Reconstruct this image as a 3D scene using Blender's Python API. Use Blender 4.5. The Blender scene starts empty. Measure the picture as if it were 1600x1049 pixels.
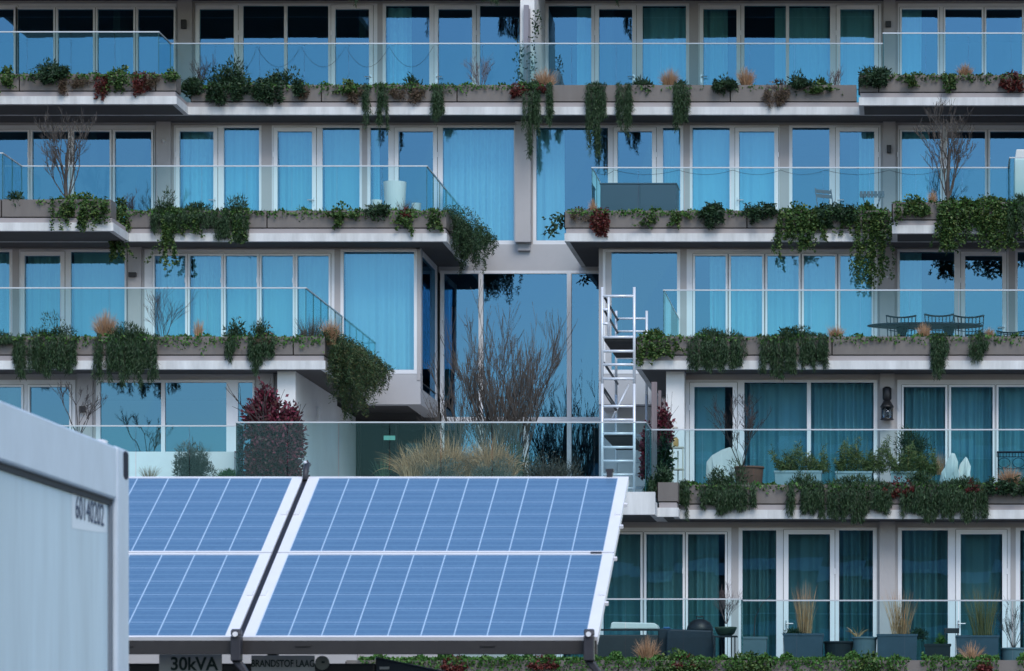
import bpy, math, random
import numpy as np
from mathutils import Vector

# ------------------------------------------------------------------ camera, world, sun, exposure
sc = bpy.context.scene
EYE = 1.7
F = 5750.0            # focal length in pixels of the 1600 px wide photograph
PX, PY = 1425.0, 1200.0
cam_d = bpy.data.cameras.new('camera'); cam = bpy.data.objects.new('camera', cam_d)
sc.collection.objects.link(cam); sc.camera = cam
cam.location = (0, 0, EYE); cam.rotation_euler = (math.radians(90), 0, 0)
cam_d.sensor_width = 36.0; cam_d.lens = F / 1600.0 * 36.0
cam_d.shift_x = (800 - PX) / 1600.0; cam_d.shift_y = (PY - 524.5) / 1600.0
cam_d.clip_start = 0.1; cam_d.clip_end = 6000
cam_d.dof.use_dof = True; cam_d.dof.focus_distance = 68; cam_d.dof.aperture_fstop = 17

SUN_EL, SUN_AZ = 46, 158     # soft sun behind a thin overcast, over the camera's right shoulder
w = bpy.data.worlds.new('World'); sc.world = w; w.use_nodes = True
nt = w.node_tree; bg = nt.nodes['Background']
sky = nt.nodes.new('ShaderNodeTexSky'); sky.sky_type = 'NISHITA'; sky.sun_disc = False
sky.sun_elevation = math.radians(SUN_EL); sky.sun_rotation = math.radians(SUN_AZ)
sky.air_density = 1.2; sky.dust_density = 0.6; sky.ozone_density = 2.5
nt.links.new(sky.outputs[0], bg.inputs[0]); bg.inputs[1].default_value = 0.10
sun_d = bpy.data.lights.new('sun', 'SUN'); sun_d.energy = 0.9; sun_d.angle = math.radians(28); sun_d.color = (1, .93, .85)
sun = bpy.data.objects.new('sun', sun_d); sc.collection.objects.link(sun)
a, e = math.radians(SUN_AZ), math.radians(SUN_EL)
sdir = Vector((math.sin(a) * math.cos(e), math.cos(a) * math.cos(e), math.sin(e)))
sun.rotation_euler = sdir.to_track_quat('Z', 'Y').to_euler(); sun.location = (0, -20, 60)
sc.view_settings.view_transform = 'Standard'; sc.view_settings.look = 'None'
sc.view_settings.exposure = 1.12; sc.view_settings.gamma = 1
sc.cycles.use_denoising = True
sc.cycles.max_bounces = 8; sc.cycles.transparent_max_bounces = 24
sc.cycles.glossy_bounces = 4; sc.cycles.diffuse_bounces = 3

random.seed(7)
RNG = np.random.default_rng(11)
U = random.uniform

def X(px, Y): return (px - PX) * Y / F
def Z(py, Y): return EYE + (PY - py) * Y / F
def R(lo, hi, n): return RNG.uniform(lo, hi, n)

# ------------------------------------------------------------------ materials
MATS = {}
def node_mat(name):
    m = bpy.data.materials.new(name); m.use_nodes = True
    return m, m.node_tree, m.node_tree.nodes['Principled BSDF']

def mat(name, col, rough=.6, metal=0.0, noise=0.0, scale=3.0, bump=0.0, bscale=60, spec=.4, stretch=(1, 1, 1), emit=None):
    if name in MATS: return MATS[name]
    m, t, b = node_mat(name)
    b.inputs['Roughness'].default_value = rough; b.inputs['Metallic'].default_value = metal
    b.inputs['Specular IOR Level'].default_value = spec
    b.inputs['Base Color'].default_value = (*col, 1)
    if noise or bump:
        tc = t.nodes.new('ShaderNodeTexCoord'); mp = t.nodes.new('ShaderNodeMapping')
        mp.inputs['Scale'].default_value = stretch
        t.links.new(tc.outputs['Object'], mp.inputs[0])
    if noise:
        n = t.nodes.new('ShaderNodeTexNoise'); n.inputs['Scale'].default_value = scale; n.inputs['Detail'].default_value = 7
        n.inputs['Roughness'].default_value = .65
        r = t.nodes.new('ShaderNodeValToRGB')
        r.color_ramp.elements[0].position = .3; r.color_ramp.elements[1].position = .72
        r.color_ramp.elements[0].color = (*[c * (1 - noise) for c in col], 1)
        r.color_ramp.elements[1].color = (*[min(1, c * (1 + noise * .6)) for c in col], 1)
        t.links.new(mp.outputs[0], n.inputs['Vector']); t.links.new(n.outputs[0], r.inputs[0]); t.links.new(r.outputs[0], b.inputs['Base Color'])
    if bump:
        n2 = t.nodes.new('ShaderNodeTexNoise'); n2.inputs['Scale'].default_value = bscale; n2.inputs['Detail'].default_value = 4
        bp = t.nodes.new('ShaderNodeBump'); bp.inputs['Strength'].default_value = bump; bp.inputs['Distance'].default_value = .01
        t.links.new(mp.outputs[0], n2.inputs['Vector']); t.links.new(n2.outputs[0], bp.inputs['Height']); t.links.new(bp.outputs[0], b.inputs['Normal'])
    if emit:
        b.inputs['Emission Color'].default_value = (*emit[:3], 1); b.inputs['Emission Strength'].default_value = emit[3]
    MATS[name] = m; return m

def leaf_mat(name, cols, rough=.55, trans=.15):
    if name in MATS: return MATS[name]
    m, t, b = node_mat(name)
    g = t.nodes.new('ShaderNodeNewGeometry'); r = t.nodes.new('ShaderNodeValToRGB')
    el = r.color_ramp.elements
    while len(el) < len(cols): el.new(.5)
    for i, c in enumerate(cols):
        el[i].position = i / (len(cols) - 1); el[i].color = (*c, 1)
    t.links.new(g.outputs['Random Per Island'], r.inputs[0]); t.links.new(r.outputs[0], b.inputs['Base Color'])
    b.inputs['Roughness'].default_value = rough; b.inputs['Specular IOR Level'].default_value = .3
    MATS[name] = m; return m

def glass_mat(name, tint, gloss, base, grazing=.9, wav=0.0, wscale=.8):
    """clear pane: mix of a tinted transparent and a mirror-like coat, more mirror at grazing angles"""
    if name in MATS: return MATS[name]
    m = bpy.data.materials.new(name); m.use_nodes = True; t = m.node_tree
    for n in list(t.nodes):
        if n.type != 'OUTPUT_MATERIAL': t.nodes.remove(n)
    out = [n for n in t.nodes if n.type == 'OUTPUT_MATERIAL'][0]
    tr = t.nodes.new('ShaderNodeBsdfTransparent'); tr.inputs[0].default_value = (*tint, 1)
    gl = t.nodes.new('ShaderNodeBsdfGlossy'); gl.inputs[0].default_value = (*gloss, 1); gl.inputs['Roughness'].default_value = 0.0
    lw = t.nodes.new('ShaderNodeLayerWeight'); lw.inputs['Blend'].default_value = .25
    mr = t.nodes.new('ShaderNodeMapRange'); mr.inputs['To Min'].default_value = base; mr.inputs['To Max'].default_value = grazing
    t.links.new(lw.outputs['Fresnel'], mr.inputs['Value'])
    mx = t.nodes.new('ShaderNodeMixShader')
    t.links.new(mr.outputs[0], mx.inputs[0]); t.links.new(tr.outputs[0], mx.inputs[1]); t.links.new(gl.outputs[0], mx.inputs[2])
    if wav:
        tc = t.nodes.new('ShaderNodeTexCoord'); n = t.nodes.new('ShaderNodeTexNoise'); n.inputs['Scale'].default_value = wscale; n.inputs['Detail'].default_value = 1.5
        bp = t.nodes.new('ShaderNodeBump'); bp.inputs['Strength'].default_value = 1; bp.inputs['Distance'].default_value = wav
        t.links.new(tc.outputs['Object'], n.inputs['Vector']); t.links.new(n.outputs[0], bp.inputs['Height']); t.links.new(bp.outputs[0], gl.inputs['Normal'])
    t.links.new(mx.outputs[0], out.inputs[0])
    MATS[name] = m; return m

M_slab = mat('painted_concrete', (.63, .645, .65), .75, noise=.23, scale=1.9, stretch=(2.2, 1, .35), bump=.15)
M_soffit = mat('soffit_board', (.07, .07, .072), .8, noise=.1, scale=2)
M_trough = mat('taupe_aluminium', (.165, .148, .138), .5, noise=.16, scale=1.3, stretch=(2.6, 1, .5), metal=.0)
M_strip = mat('taupe_strip', (.36, .33, .335), .6, noise=.08, scale=2)
M_gap = mat('dark_joint', (.01, .01, .01), .8)
M_wall = mat('render_wall', (.43, .415, .42), .8, noise=.06, scale=1.5, bump=.1)
M_white = mat('white_wall', (.74, .75, .755), .75, noise=.08, scale=1.2, bump=.1)
M_spandrel = mat('spandrel_panel', (.46, .46, .475), .5, noise=.05, scale=1.5)
M_frame = mat('frame_aluminium', (.74, .755, .785), .4, noise=.04, scale=3)
M_leafframe = mat('door_leaf_aluminium', (.77, .785, .81), .38)
M_steel = mat('brushed_steel', (.62, .62, .65), .3, metal=.8)
M_rail = mat('rail_cap', (.52, .55, .58), .35, metal=.3)
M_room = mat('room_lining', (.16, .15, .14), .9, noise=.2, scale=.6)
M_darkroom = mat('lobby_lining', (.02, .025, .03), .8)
M_black = mat('black_metal', (.012, .013, .016), .45)
M_pane = glass_mat('coated_pane', (.50, .88, .95), (.145, .335, .54), .39, wav=.0012)
M_panelow = glass_mat('coated_pane_dark', (.56, .88, .97), (.17, .40, .66), .34, wav=.0012)
M_guard = glass_mat('guard_glass', (.74, .94, .95), (.36, .70, .80), .012)
M_guardedge = mat('glass_edge', (.02, .10, .11), .2)

def curtain_mat(nm, col):
    m, t, b = node_mat(nm)
    b.inputs['Roughness'].default_value = .9; b.inputs['Base Color'].default_value = (*col, 1)
    b.inputs['Specular IOR Level'].default_value = 0
    return m
M_curtains = [curtain_mat('curtain_voile', (.86, .92, .90)), curtain_mat('curtain_ecru', (.80, .83, .76)), curtain_mat('curtain_linen', (.46, .54, .48)), curtain_mat('curtain_sage', (.34, .42, .38)), curtain_mat('curtain_grey_blue', (.64, .76, .76))]

# ------------------------------------------------------------------ mesh helpers
class MB:
    def __init__(s): s.v = []; s.f = []; s.n = 0
    def add(s, v, f):
        s.v.extend(tuple(map(float, p)) for p in v); s.f.extend(tuple(i + s.n for i in q) for q in f); s.n += len(v); return s
    def box(s, x0, x1, y0, y1, z0, z1):
        if x0 > x1: x0, x1 = x1, x0
        if y0 > y1: y0, y1 = y1, y0
        if z0 > z1: z0, z1 = z1, z0
        return s.add([(x0,y0,z0),(x1,y0,z0),(x1,y1,z0),(x0,y1,z0),(x0,y0,z1),(x1,y0,z1),(x1,y1,z1),(x0,y1,z1)],
                     [(0,3,2,1),(4,5,6,7),(0,1,5,4),(1,2,6,5),(2,3,7,6),(3,0,4,7)])
    def quad(s, *p): return s.add(p, [tuple(range(len(p)))])
    def tube(s, pts, rad, n=6, caps=True):
        pts = [Vector(p) for p in pts]
        if not hasattr(rad, '__len__'): rad = [rad] * len(pts)
        vs, fs = [], []
        for i, p in enumerate(pts):
            d = (pts[min(i + 1, len(pts) - 1)] - pts[max(i - 1, 0)])
            d = d.normalized() if d.length > 1e-9 else Vector((0, 0, 1))
            up = Vector((0, 0, 1)) if abs(d.z) < .9 else Vector((1, 0, 0))
            u = d.cross(up).normalized(); v = d.cross(u)
            for k in range(n):
                an = 2 * math.pi * k / n
                vs.append(p + (u * math.cos(an) + v * math.sin(an)) * rad[i])
        for i in range(len(pts) - 1):
            for k in range(n):
                k2 = (k + 1) % n
                fs.append((i*n+k, i*n+k2, (i+1)*n+k2, (i+1)*n+k))
        if caps: fs.append(tuple(range(n))[::-1]); fs.append(tuple((len(pts)-1)*n + k for k in range(n)))
        return s.add(vs, fs)
    def lathe(s, prof, c, n=24, sx=1, sy=1):
        vs, fs = [], []
        for r, z in prof:
            for k in range(n):
                an = 2 * math.pi * k / n
                vs.append((c[0] + r * sx * math.cos(an), c[1] + r * sy * math.sin(an), c[2] + z))
        m = len(prof)
        for i in range(m - 1):
            for k in range(n):
                k2 = (k + 1) % n
                fs.append((i*n+k, i*n+k2, (i+1)*n+k2, (i+1)*n+k))
        fs.append(tuple(range(n))[::-1]); fs.append(tuple((m-1)*n + k for k in range(n)))
        return s.add(vs, fs)
    def prism(s, poly, axis, a0, a1):
        """poly: 2D points; axis 'x','y','z' extruded from a0 to a1"""
        def P(p, t):
            return {'x': (t, p[0], p[1]), 'y': (p[0], t, p[1]), 'z': (p[0], p[1], t)}[axis]
        n = len(poly)
        vs = [P(p, a0) for p in poly] + [P(p, a1) for p in poly]
        fs = [tuple(range(n)), tuple(range(n, 2 * n))[::-1]] + [((i + 1) % n, i, n + i, n + (i + 1) % n) for i in range(n)]
        return s.add(vs, fs)
    def build(s, name, m, parent=None, origin=None, smooth=False, bevel=0):
        if parent is not None: o0 = ORG[parent.name]
        else: o0 = Vector(origin if origin is not None else (0, 0, 0))
        me = bpy.data.meshes.new(name)
        me.from_pydata([(p[0] - o0[0], p[1] - o0[1], p[2] - o0[2]) for p in s.v], [], s.f)
        me.materials.append(m)
        if smooth: me.polygons.foreach_set('use_smooth', [True] * len(me.polygons))
        me.update()
        o = bpy.data.objects.new(name, me); sc.collection.objects.link(o)
        if parent is not None: o.parent = parent
        else: o.location = o0
        ORG[o.name] = o0
        if bevel:
            b = o.modifiers.new('bevel', 'BEVEL'); b.width = bevel; b.segments = 2; b.limit_method = 'ANGLE'
        return o
ORG = {}

def tag(o, label=None, cat=None, group=None, kind=None):
    if label: o['label'] = label
    if cat: o['category'] = cat
    if group: o['group'] = group
    if kind: o['kind'] = kind
    return o
def thing(name, label, cat, loc, group=None, kind=None):
    o = bpy.data.objects.new(name, None); sc.collection.objects.link(o)
    o.location = loc; o.empty_display_size = .2; ORG[o.name] = Vector(loc)
    return tag(o, label, cat, group, kind)
def node(name, parent):
    o = bpy.data.objects.new(name, None); sc.collection.objects.link(o); o.parent = parent; ORG[o.name] = ORG[parent.name]; return o
def text(s, size, loc, rot, m, parent, name, sx=1.0, ext=.0008, bold=0.0):
    cu = bpy.data.curves.new(name, 'FONT'); cu.body = s; cu.size = size; cu.align_x = 'CENTER'; cu.align_y = 'CENTER'; cu.extrude = ext; cu.offset = bold
    t = bpy.data.objects.new(name + '_curve', cu); sc.collection.objects.link(t)
    dg = bpy.context.evaluated_depsgraph_get(); dg.update()
    me = bpy.data.meshes.new_from_object(t.evaluated_get(dg)); bpy.data.objects.remove(t)
    me.materials.clear(); me.materials.append(m)
    o = bpy.data.objects.new(name, me); sc.collection.objects.link(o); o.parent = parent
    o.location = Vector(loc) - ORG[parent.name]; o.rotation_euler = rot; o.scale = (sx, 1, 1)
    ORG[o.name] = ORG[parent.name]
    return o

# ------------------------------------------------------------------ the setting
g = MB().box(-400, 400, -300, 600, -.5, 0).build('ground', mat('asphalt', (.055, .055, .057), .9, noise=.3, scale=.4, bump=.3, bscale=20)); tag(g, kind='structure')
pv = MB().box(-60, 60, 56, 66, .004, .12).build('pavement', mat('paving', (.22, .21, .20), .85, noise=.2, scale=2)); tag(pv, kind='structure')

# ------------------------------------------------------------------ the apartment building
D1, D2, D3, D4, D5 = 78.75, 76.5, 73.7, 69.5, 66.7
E_ = EYE
XL, XR = -22.5, 5.5
bld = thing('apartment_building', 'terraced apartment block with glass fronted balconies and white slab edges', 'building', (-8, 78, 0))

def cover_curtain(mb, x0, x1, Y, z0, z1, ph, deep=1.0):
    n = max(6, int((x1 - x0) / .018)); per = U(.11, .16) * (1.25 if deep > 1 else 1)
    w1 = U(.35, .6); vs, fs = [], []
    for i in range(n + 1):
        x = x0 + (x1 - x0) * i / n
        amp = .55 + .45 * math.sin(x * 2.3 + ph * 3)
        dy = deep * (.036 * amp * math.sin(2 * math.pi * x / per + ph + 1.2 * math.sin(x * 3.1 + ph)) + .018 * math.sin(2 * math.pi * x / w1 + 2.1 * ph)) + U(-.006, .006)
        vs.append((x, Y + .6 * dy, z1)); vs.append((x + .012 * math.sin(x * 7 + ph), Y + 1.25 * dy, z0))
    for i in range(n): fs.append((2*i, 2*i+1, 2*i+3, 2*i+2))
    mb.add(vs, fs)

def window(D, x0, x1, panes, zf, zd, zb, curt=(), pane_m=None, handles=()):
    """frame + panes + door leaves; panes: (px0, px1, kind)"""
    fr = MB(); gl = MB(); cu = MB(); hw = MB(); seams = MB(); doors = []
    ztop = zf + .05; zbot = zb - .08
    edges = [x0] + [p for a in panes for p in a[:2]] + [x1]
    for i in range(0, len(edges), 2):
        fr.box(X(edges[i], D), X(edges[i + 1], D), D - .02, D + .07, zbot, ztop)
    for a, b, k in panes:
        zt = zf if k == 'f' else zd
        fr.box(X(a, D), X(b, D), D - .02, D + .07, zt, ztop); fr.box(X(a, D), X(b, D), D - .02, D + .07, zbot, zb)
        xa, xb = X(a, D), X(b, D)
        t = [U(-.005, .005) for _ in range(4)]; Yg = D + .025
        gl.quad((xa, Yg + t[0], zb), (xb, Yg + t[1], zb), (xb, Yg + t[2], zt), (xa, Yg + t[3], zt))
        if k in 'ds':
            r = .085 if k == 'd' else .04; dr = MB()
            dr.box(xa - r, xa, D - .045, D - .02, zb - .03, zt + r); dr.box(xb, xb + r, D - .045, D - .02, zb - .03, zt + r)
            dr.box(xa, xb, D - .045, D - .02, zt, zt + r); dr.box(xa, xb, D - .045, D - .02, zb - .03, zb)
            for xs in (xa - r - .008, xb + r): seams.box(xs, xs + .008, D - .0225, D - .018, zb, zt + r)
            seams.box(xa - r, xb + r, D - .0225, D - .018, zt + r, zt + r + .008)
            doors.append((dr, xa, xb, k))
    wn = fr.build('window', M_frame, bld)
    gl.build('pane', pane_m or M_pane, wn)
    if seams.n: seams.build('door_seal', M_gap, wn)
    for i, (dr, xa, xb, k) in enumerate(doors):
        if k == 'd':
            side = handles[i] if i < len(handles) else 'r'
            xh = xb + .04 if side == 'r' else xa - .04; s = -1 if side == 'r' else 1; zh = zb + .95
            hd = MB().box(xh - .016, xh + .016, D - .052, D - .045, zh - .12, zh + .06)
            hd.tube([(xh, D - .05, zh), (xh, D - .1, zh), (xh + s * .13, D - .1, zh)], .011, 6)
            hd.build('handle', M_steel, wn)
        for j in (0, 1):   # hinges
            xh = xa - .085 if side_hinge(k, i, handles) else xb + .085
            dr.box(xh - .012, xh + .012, D - .06, D - .045, zd_h(zb, j) - .05, zd_h(zb, j) + .05)
        dr.build('door', M_leafframe, wn)
    for a, b in curt:
        cover_curtain(cu, X(a, D), X(b, D), D + .30 if D < 70 else D + .26, zb + .02, ztop - .04, U(0, 6), 3.0 if D < 70 else 1.5)
    if cu.n: cu.build('curtain', random.choice(M_curtains[:2]) if D > 70 else (M_curtains[4] if D > 68 else random.choice(M_curtains[2:4])), wn, smooth=True)
    return wn
def side_hinge(k, i, handles): return not (i < len(handles) and handles[i] == 'l')
def zd_h(zb, j): return zb + (.3, 1.9)[j]

def row(D, zfloor, zhead, zceil, groups, xl, xr, gaps_col, zsill=None):
    """wall of a storey: header, sill and the piers between window groups"""
    wl = MB(); wl.box(xl, xr, D, D + .3, zhead + .05, zceil - .002)
    wl.box(xl, xr, D + .004, D + .3, zfloor - .2, zfloor + .02)
    pos = [xl]
    for gx in groups: pos += [X(gx[0], D), X(gx[1], D)]
    pos.append(xr)
    for i in range(0, len(pos), 2):
        a, b = pos[i], pos[i + 1]
        if b - a > .02:
            if b - a > .28 and b - a < 1:
                c = MB().box(a + .05, b - .05, D - .12, D + .3, zfloor + .02, zceil - .004); c.box(a, a + .05, D - .01, D + .3, zfloor + .02, zhead + .05); c.box(b - .05, b, D - .01, D + .3, zfloor + .02, zhead + .05)
                c.build('column', M_wall, bld)
            else: wl.box(a, b, D - .03, D + .3, zfloor + .02, zhead + .05)
    wl.build('storey_wall', M_wall, bld)
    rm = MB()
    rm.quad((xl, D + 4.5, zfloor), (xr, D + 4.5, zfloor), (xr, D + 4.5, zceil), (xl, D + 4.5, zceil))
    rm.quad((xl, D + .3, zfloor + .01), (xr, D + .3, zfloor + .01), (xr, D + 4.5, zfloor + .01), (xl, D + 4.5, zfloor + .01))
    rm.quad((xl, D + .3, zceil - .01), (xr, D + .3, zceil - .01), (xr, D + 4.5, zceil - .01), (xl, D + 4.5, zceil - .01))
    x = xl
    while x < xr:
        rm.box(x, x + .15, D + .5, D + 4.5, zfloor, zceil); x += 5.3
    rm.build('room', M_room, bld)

def wins(D, groups, zf, zd, zb, pm=None):
    for gx in groups:
        window(D, gx[0], gx[1], gx[2], zf, zd, zb if len(gx) < 6 else gx[5], gx[3] if len(gx) > 3 else (), pm, gx[4] if len(gx) > 4 else ())

# --- top storey
zf1, zd1 = Z(9.5, D1), Z(15, D1)
G1 = [(-118, 276, [(-116,-52,'d'),(-45,22,'d'),(28,84,'s'),(91,146,'s'),(153,209,'s'),(216,272,'s')]),
      (305, 590, [(312,366,'d'),(380,444,'f'),(449,513,'f'),(524,577,'d')], [], 'lr'),
      (598, 813, [(603,671,'f'),(685,738,'d'),(750,812,'f')], [(603,640)], 'l'),
      (852, 1077, [(857,924,'f'),(936,988,'d'),(1004,1072,'f')], [(1004,1072),(900,924)], 'r'),
      (1091, 1377, [(1099,1151,'d'),(1163,1228,'f'),(1233,1297,'f'),(1313,1366,'d')], [(1099,1136),(1210,1297),(1313,1366)], 'l'),
      (1403, 1675, [(1409,1465,'s'),(1477,1534,'s'),(1541,1597,'s'),(1604,1670,'s')], [(1409,1440)])]
row(D1, 13.70 + E_, zf1, 16.42 + E_, G1, XL, XR, 0)
wins(D1, G1, zf1, zd1, 13.82 + E_)
# --- second storey from the top
zf2, zd2 = Z(200, D2), Z(206, D2)
G2 = [(-118, 242, [(-105,-46,'s'),(-38,44,'s'),(51,107,'s'),(116,172,'s'),(180,237,'s')]),
      (272, 409, [(281,334,'d'),(350,405,'f')], [(281,334),(350,405)]),
      (425, 566, [(434,488,'d'),(504,562,'f')], [(434,488),(504,562)]),
      (574, 689, [(579,607,'f'),(623,677,'d')], [(579,590)], 'l'),
      (689, 806, [(692,803,'f')], [(692,803)], '', 10.96 + E_),
      (833, 954, [(838,950,'f')], [(838,880)], '', 10.96 + E_),
      (954, 1068, [(965,1019,'d'),(1036,1063,'f')], [(1036,1063)], 'l'),
      (1078, 1218, [(1082,1140,'f'),(1155,1210,'d')], [(1082,1140),(1155,1210)], 'l'),
      (1233, 1376, [(1238,1296,'f'),(1312,1366,'d')], [(1342,1366)], 'l'),
      (1403, 1675, [(1409,1469,'s'),(1480,1539,'s'),(1547,1604,'s'),(1612,1670,'s')], [(1409,1452)])]
row(D2, 10.72 + E_, zf2, 13.42 + E_, G2, XL, XR, 0)
wins(D2, G2, zf2, zd2, 10.84 + E_)
# --- third storey: two wings either side of the recessed hall
zf3, zd3 = Z(394, D3), Z(400, D3)
XB, XC = -9.84, -6.27
G3 = [(-118, 20, [(-98,-52,'d'),(-40,15,'f')], [(-40,15)]),
      (30, 198, [(39,95,'d'),(111,195,'f')], [(39,95),(111,195)]),
      (226, 523, [(242,290,'s'),(297,346,'s'),(353,402,'s'),(409,458,'s'),(465,514,'s')], [(242,290),(297,346),(353,402),(409,458),(465,514)]),
      (532, 652, [(537,647,'f')], [(537,647)], '', 7.97 + E_)]
row(D3, 7.74 + E_, zf3, 10.42 + E_, G3, XL, XB - .004, 0); wins(D3, G3, zf3, zd3, 7.86 + E_)
G3r = [(942, 1063, [(946,1058,'f')], [], '', 7.97 + E_),
       (1073, 1371, [(1086,1134,'s'),(1142,1191,'s'),(1199,1248,'s'),(1256,1305,'s'),(1313,1362,'s')], [(1108,1134),(1142,1191),(1199,1248),(1256,1305),(1313,1362)]),
       (1402, 1576, [(1406,1491,'f'),(1508,1566,'d')], [(1406,1440)]),
       (1586, 1675, [(1590,1665,'f')])]
row(D3, 7.74 + E_, zf3, 10.42 + E_, G3r, XC, XR, 0); wins(D3, G3r, zf3, zd3, 7.86 + E_)
# --- fourth storey
zf4, zd4 = Z(598, D4), Z(605, D4)
XE, XF = -11.56, -4.61
G4 = [(-118, 118, [(-95,-34,'d'),(-18,34,'s'),(47,109,'s')]),
      (150, 398, [(157,252,'f'),(258,354,'f'),(372,395,'f')])]
row(D4, 4.76 + E_, zf4, 7.44 + E_, G4, XL, X(433, D4), 0); wins(D4, G4, zf4, zd4, 4.90 + E_)
G4r = [(1072, 1371, [(1085,1145,'d'),(1163,1261,'f'),(1267,1365,'f')], [(1085,1132),(1163,1261),(1267,1365)]),
       (1402, 1675, [(1412,1477,'s'),(1486,1551,'s'),(1560,1618,'s'),(1626,1670,'s')], [(1412,1477),(1486,1551),(1560,1618)])]
row(D4, 4.76 + E_, zf4, 7.44 + E_, G4r, X(1071, D4), XR, 0); wins(D4, G4r, zf4, zd4, 4.90 + E_, M_panelow)
# --- fifth storey
zf5, zd5 = Z(829, D5), Z(835, D5)
G5 = [(870, 1143, [(880,936,'s'),(943,1001,'s'),(1010,1067,'s'),(1075,1133,'s')], [(880,936),(943,1001),(1010,1067),(1075,1122)]),
      (1154, 1370, [(1160,1213,'f'),(1232,1297,'d'),(1311,1364,'f')], [(1160,1213),(1232,1297),(1311,1364)], 'l'),
      (1403, 1579, [(1409,1481,'f'),(1501,1566,'d')], [(1409,1481),(1501,1566)], 'l'),
      (1587, 1675, [(1594,1668,'f')], [(1594,1668)])]
row(D5, 1.52 + E_, zf5, 4.46 + E_, G5, X(560, D5), XR, 0); wins(D5, G5, zf5, zd5, 1.66 + E_, M_panelow)
# lower wall down to the ground
MB().box(XL, XR, D5 - .2, D5 + .3, 0, 1.2 + E_).box(XL, X(560, D5), D5 - .2, D5 + .3, 1.2 + E_, 4.44 + E_).box(XL, XL + .3, D5 + .3, D1 + 5, 0, 16.3 + E_).box(XR - .3, XR, D5 + .3, D1 + 5, 0, 16.3 + E_).build('base_wall', M_wall, bld)

# --- balcony slabs with planters and guards
def slab_piece(mb, st, so, x0, x1, yf, yb, zb, sides='', fh=.16):
    mb.box(x0, x1, yf, yb, zb, zb + fh)
    st.box(x0 + .03, x1 - .03, yf + .03, yb, zb + fh, zb + .255)
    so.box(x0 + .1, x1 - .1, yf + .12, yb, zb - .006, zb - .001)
def planter(mb, gap, x0, x1, yf, zb, joints=(), dep=.5, top=.61):
    xs = [x0] + list(joints) + [x1]
    gap.box(x0 + .03, x1 - .03, yf + .05, yf + dep - .05, zb + .255, zb + .28)
    for a, b in zip(xs[:-1], xs[1:]):
        a2, b2 = a + .012, b - .012
        mb.box(a2, b2, yf + .01, yf + .035, zb + .275, zb + top); mb.box(a2, b2, yf + dep - .025, yf + dep, zb + .275, zb + top)
        mb.box(a2, a2 + .025, yf + .035, yf + dep - .025, zb + .275, zb + top); mb.box(b2 - .025, b2, yf + .035, yf + dep - .025, zb + .275, zb + top)
        mb.box(a2 + .025, b2 - .025, yf + .035, yf + dep - .025, zb + .275, zb + .3)
        gap.box(a2 + .025, b2 - .025, yf + .035, yf + dep - .025, zb + .3, zb + top - .06)   # soil
        gap.box(a - .012, a + .012, yf + .05, yf + dep - .05, zb + .28, zb + top - .02)
M_soil = mat('dark_soil', (.012, .010, .008), .95)
def guard(par, runs, z0, z1, step=.92):
    """runs: list of ((x0,y0),(x1,y1)) glass lines"""
    gl, ed, rl = MB(), MB(), MB()
    for (xa, ya), (xb, yb) in runs:
        L = math.hypot(xb - xa, yb - ya); n = max(1, round(L / step)); ux, uy = (xb - xa) / L, (yb - ya) / L
        nx, ny = -uy * .006, ux * .006
        for i in range(n):
            s0, s1 = L * i / n + .007, L * (i + 1) / n - .007
            p = [(xa + ux * s0, ya + uy * s0), (xa + ux * s1, ya + uy * s1)]
            c = [(p[0][0] + nx, p[0][1] + ny), (p[1][0] + nx, p[1][1] + ny), (p[1][0] - nx, p[1][1] - ny), (p[0][0] - nx, p[0][1] - ny)]
            gl.quad((*c[0], z0), (*c[1], z0), (*c[1], z1), (*c[0], z1)); 
            ed.quad((*c[0], z0), (*c[0], z1), (*c[3], z1), (*c[3], z0)); ed.quad((*c[1], z0), (*c[2], z0), (*c[2], z1), (*c[1], z1))
        v = [(xa - ux*.01 + nx*2.2, ya - uy*.01 + ny*2.2), (xb + ux*.01 + nx*2.2, yb + uy*.01 + ny*2.2), (xb + ux*.01 - nx*2.2, yb + uy*.01 - ny*2.2), (xa - ux*.01 - nx*2.2, ya - uy*.01 - ny*2.2)]
        rl.add([(*q, z1 - .002) for q in v] + [(*q, z1 + .022) for q in v], [(0,3,2,1),(4,5,6,7),(0,1,5,4),(1,2,6,5),(2,3,7,6),(3,0,4,7)])
    ng = len(gl.f); gl.add(ed.v, ed.f)
    go = gl.build('guard_glass', M_guard, par); go.data.materials.append(M_guardedge)
    for i in range(ng, len(go.data.polygons)): go.data.polygons[i].material_index = 1
    rl.build('handrail', M_rail, par)

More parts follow.
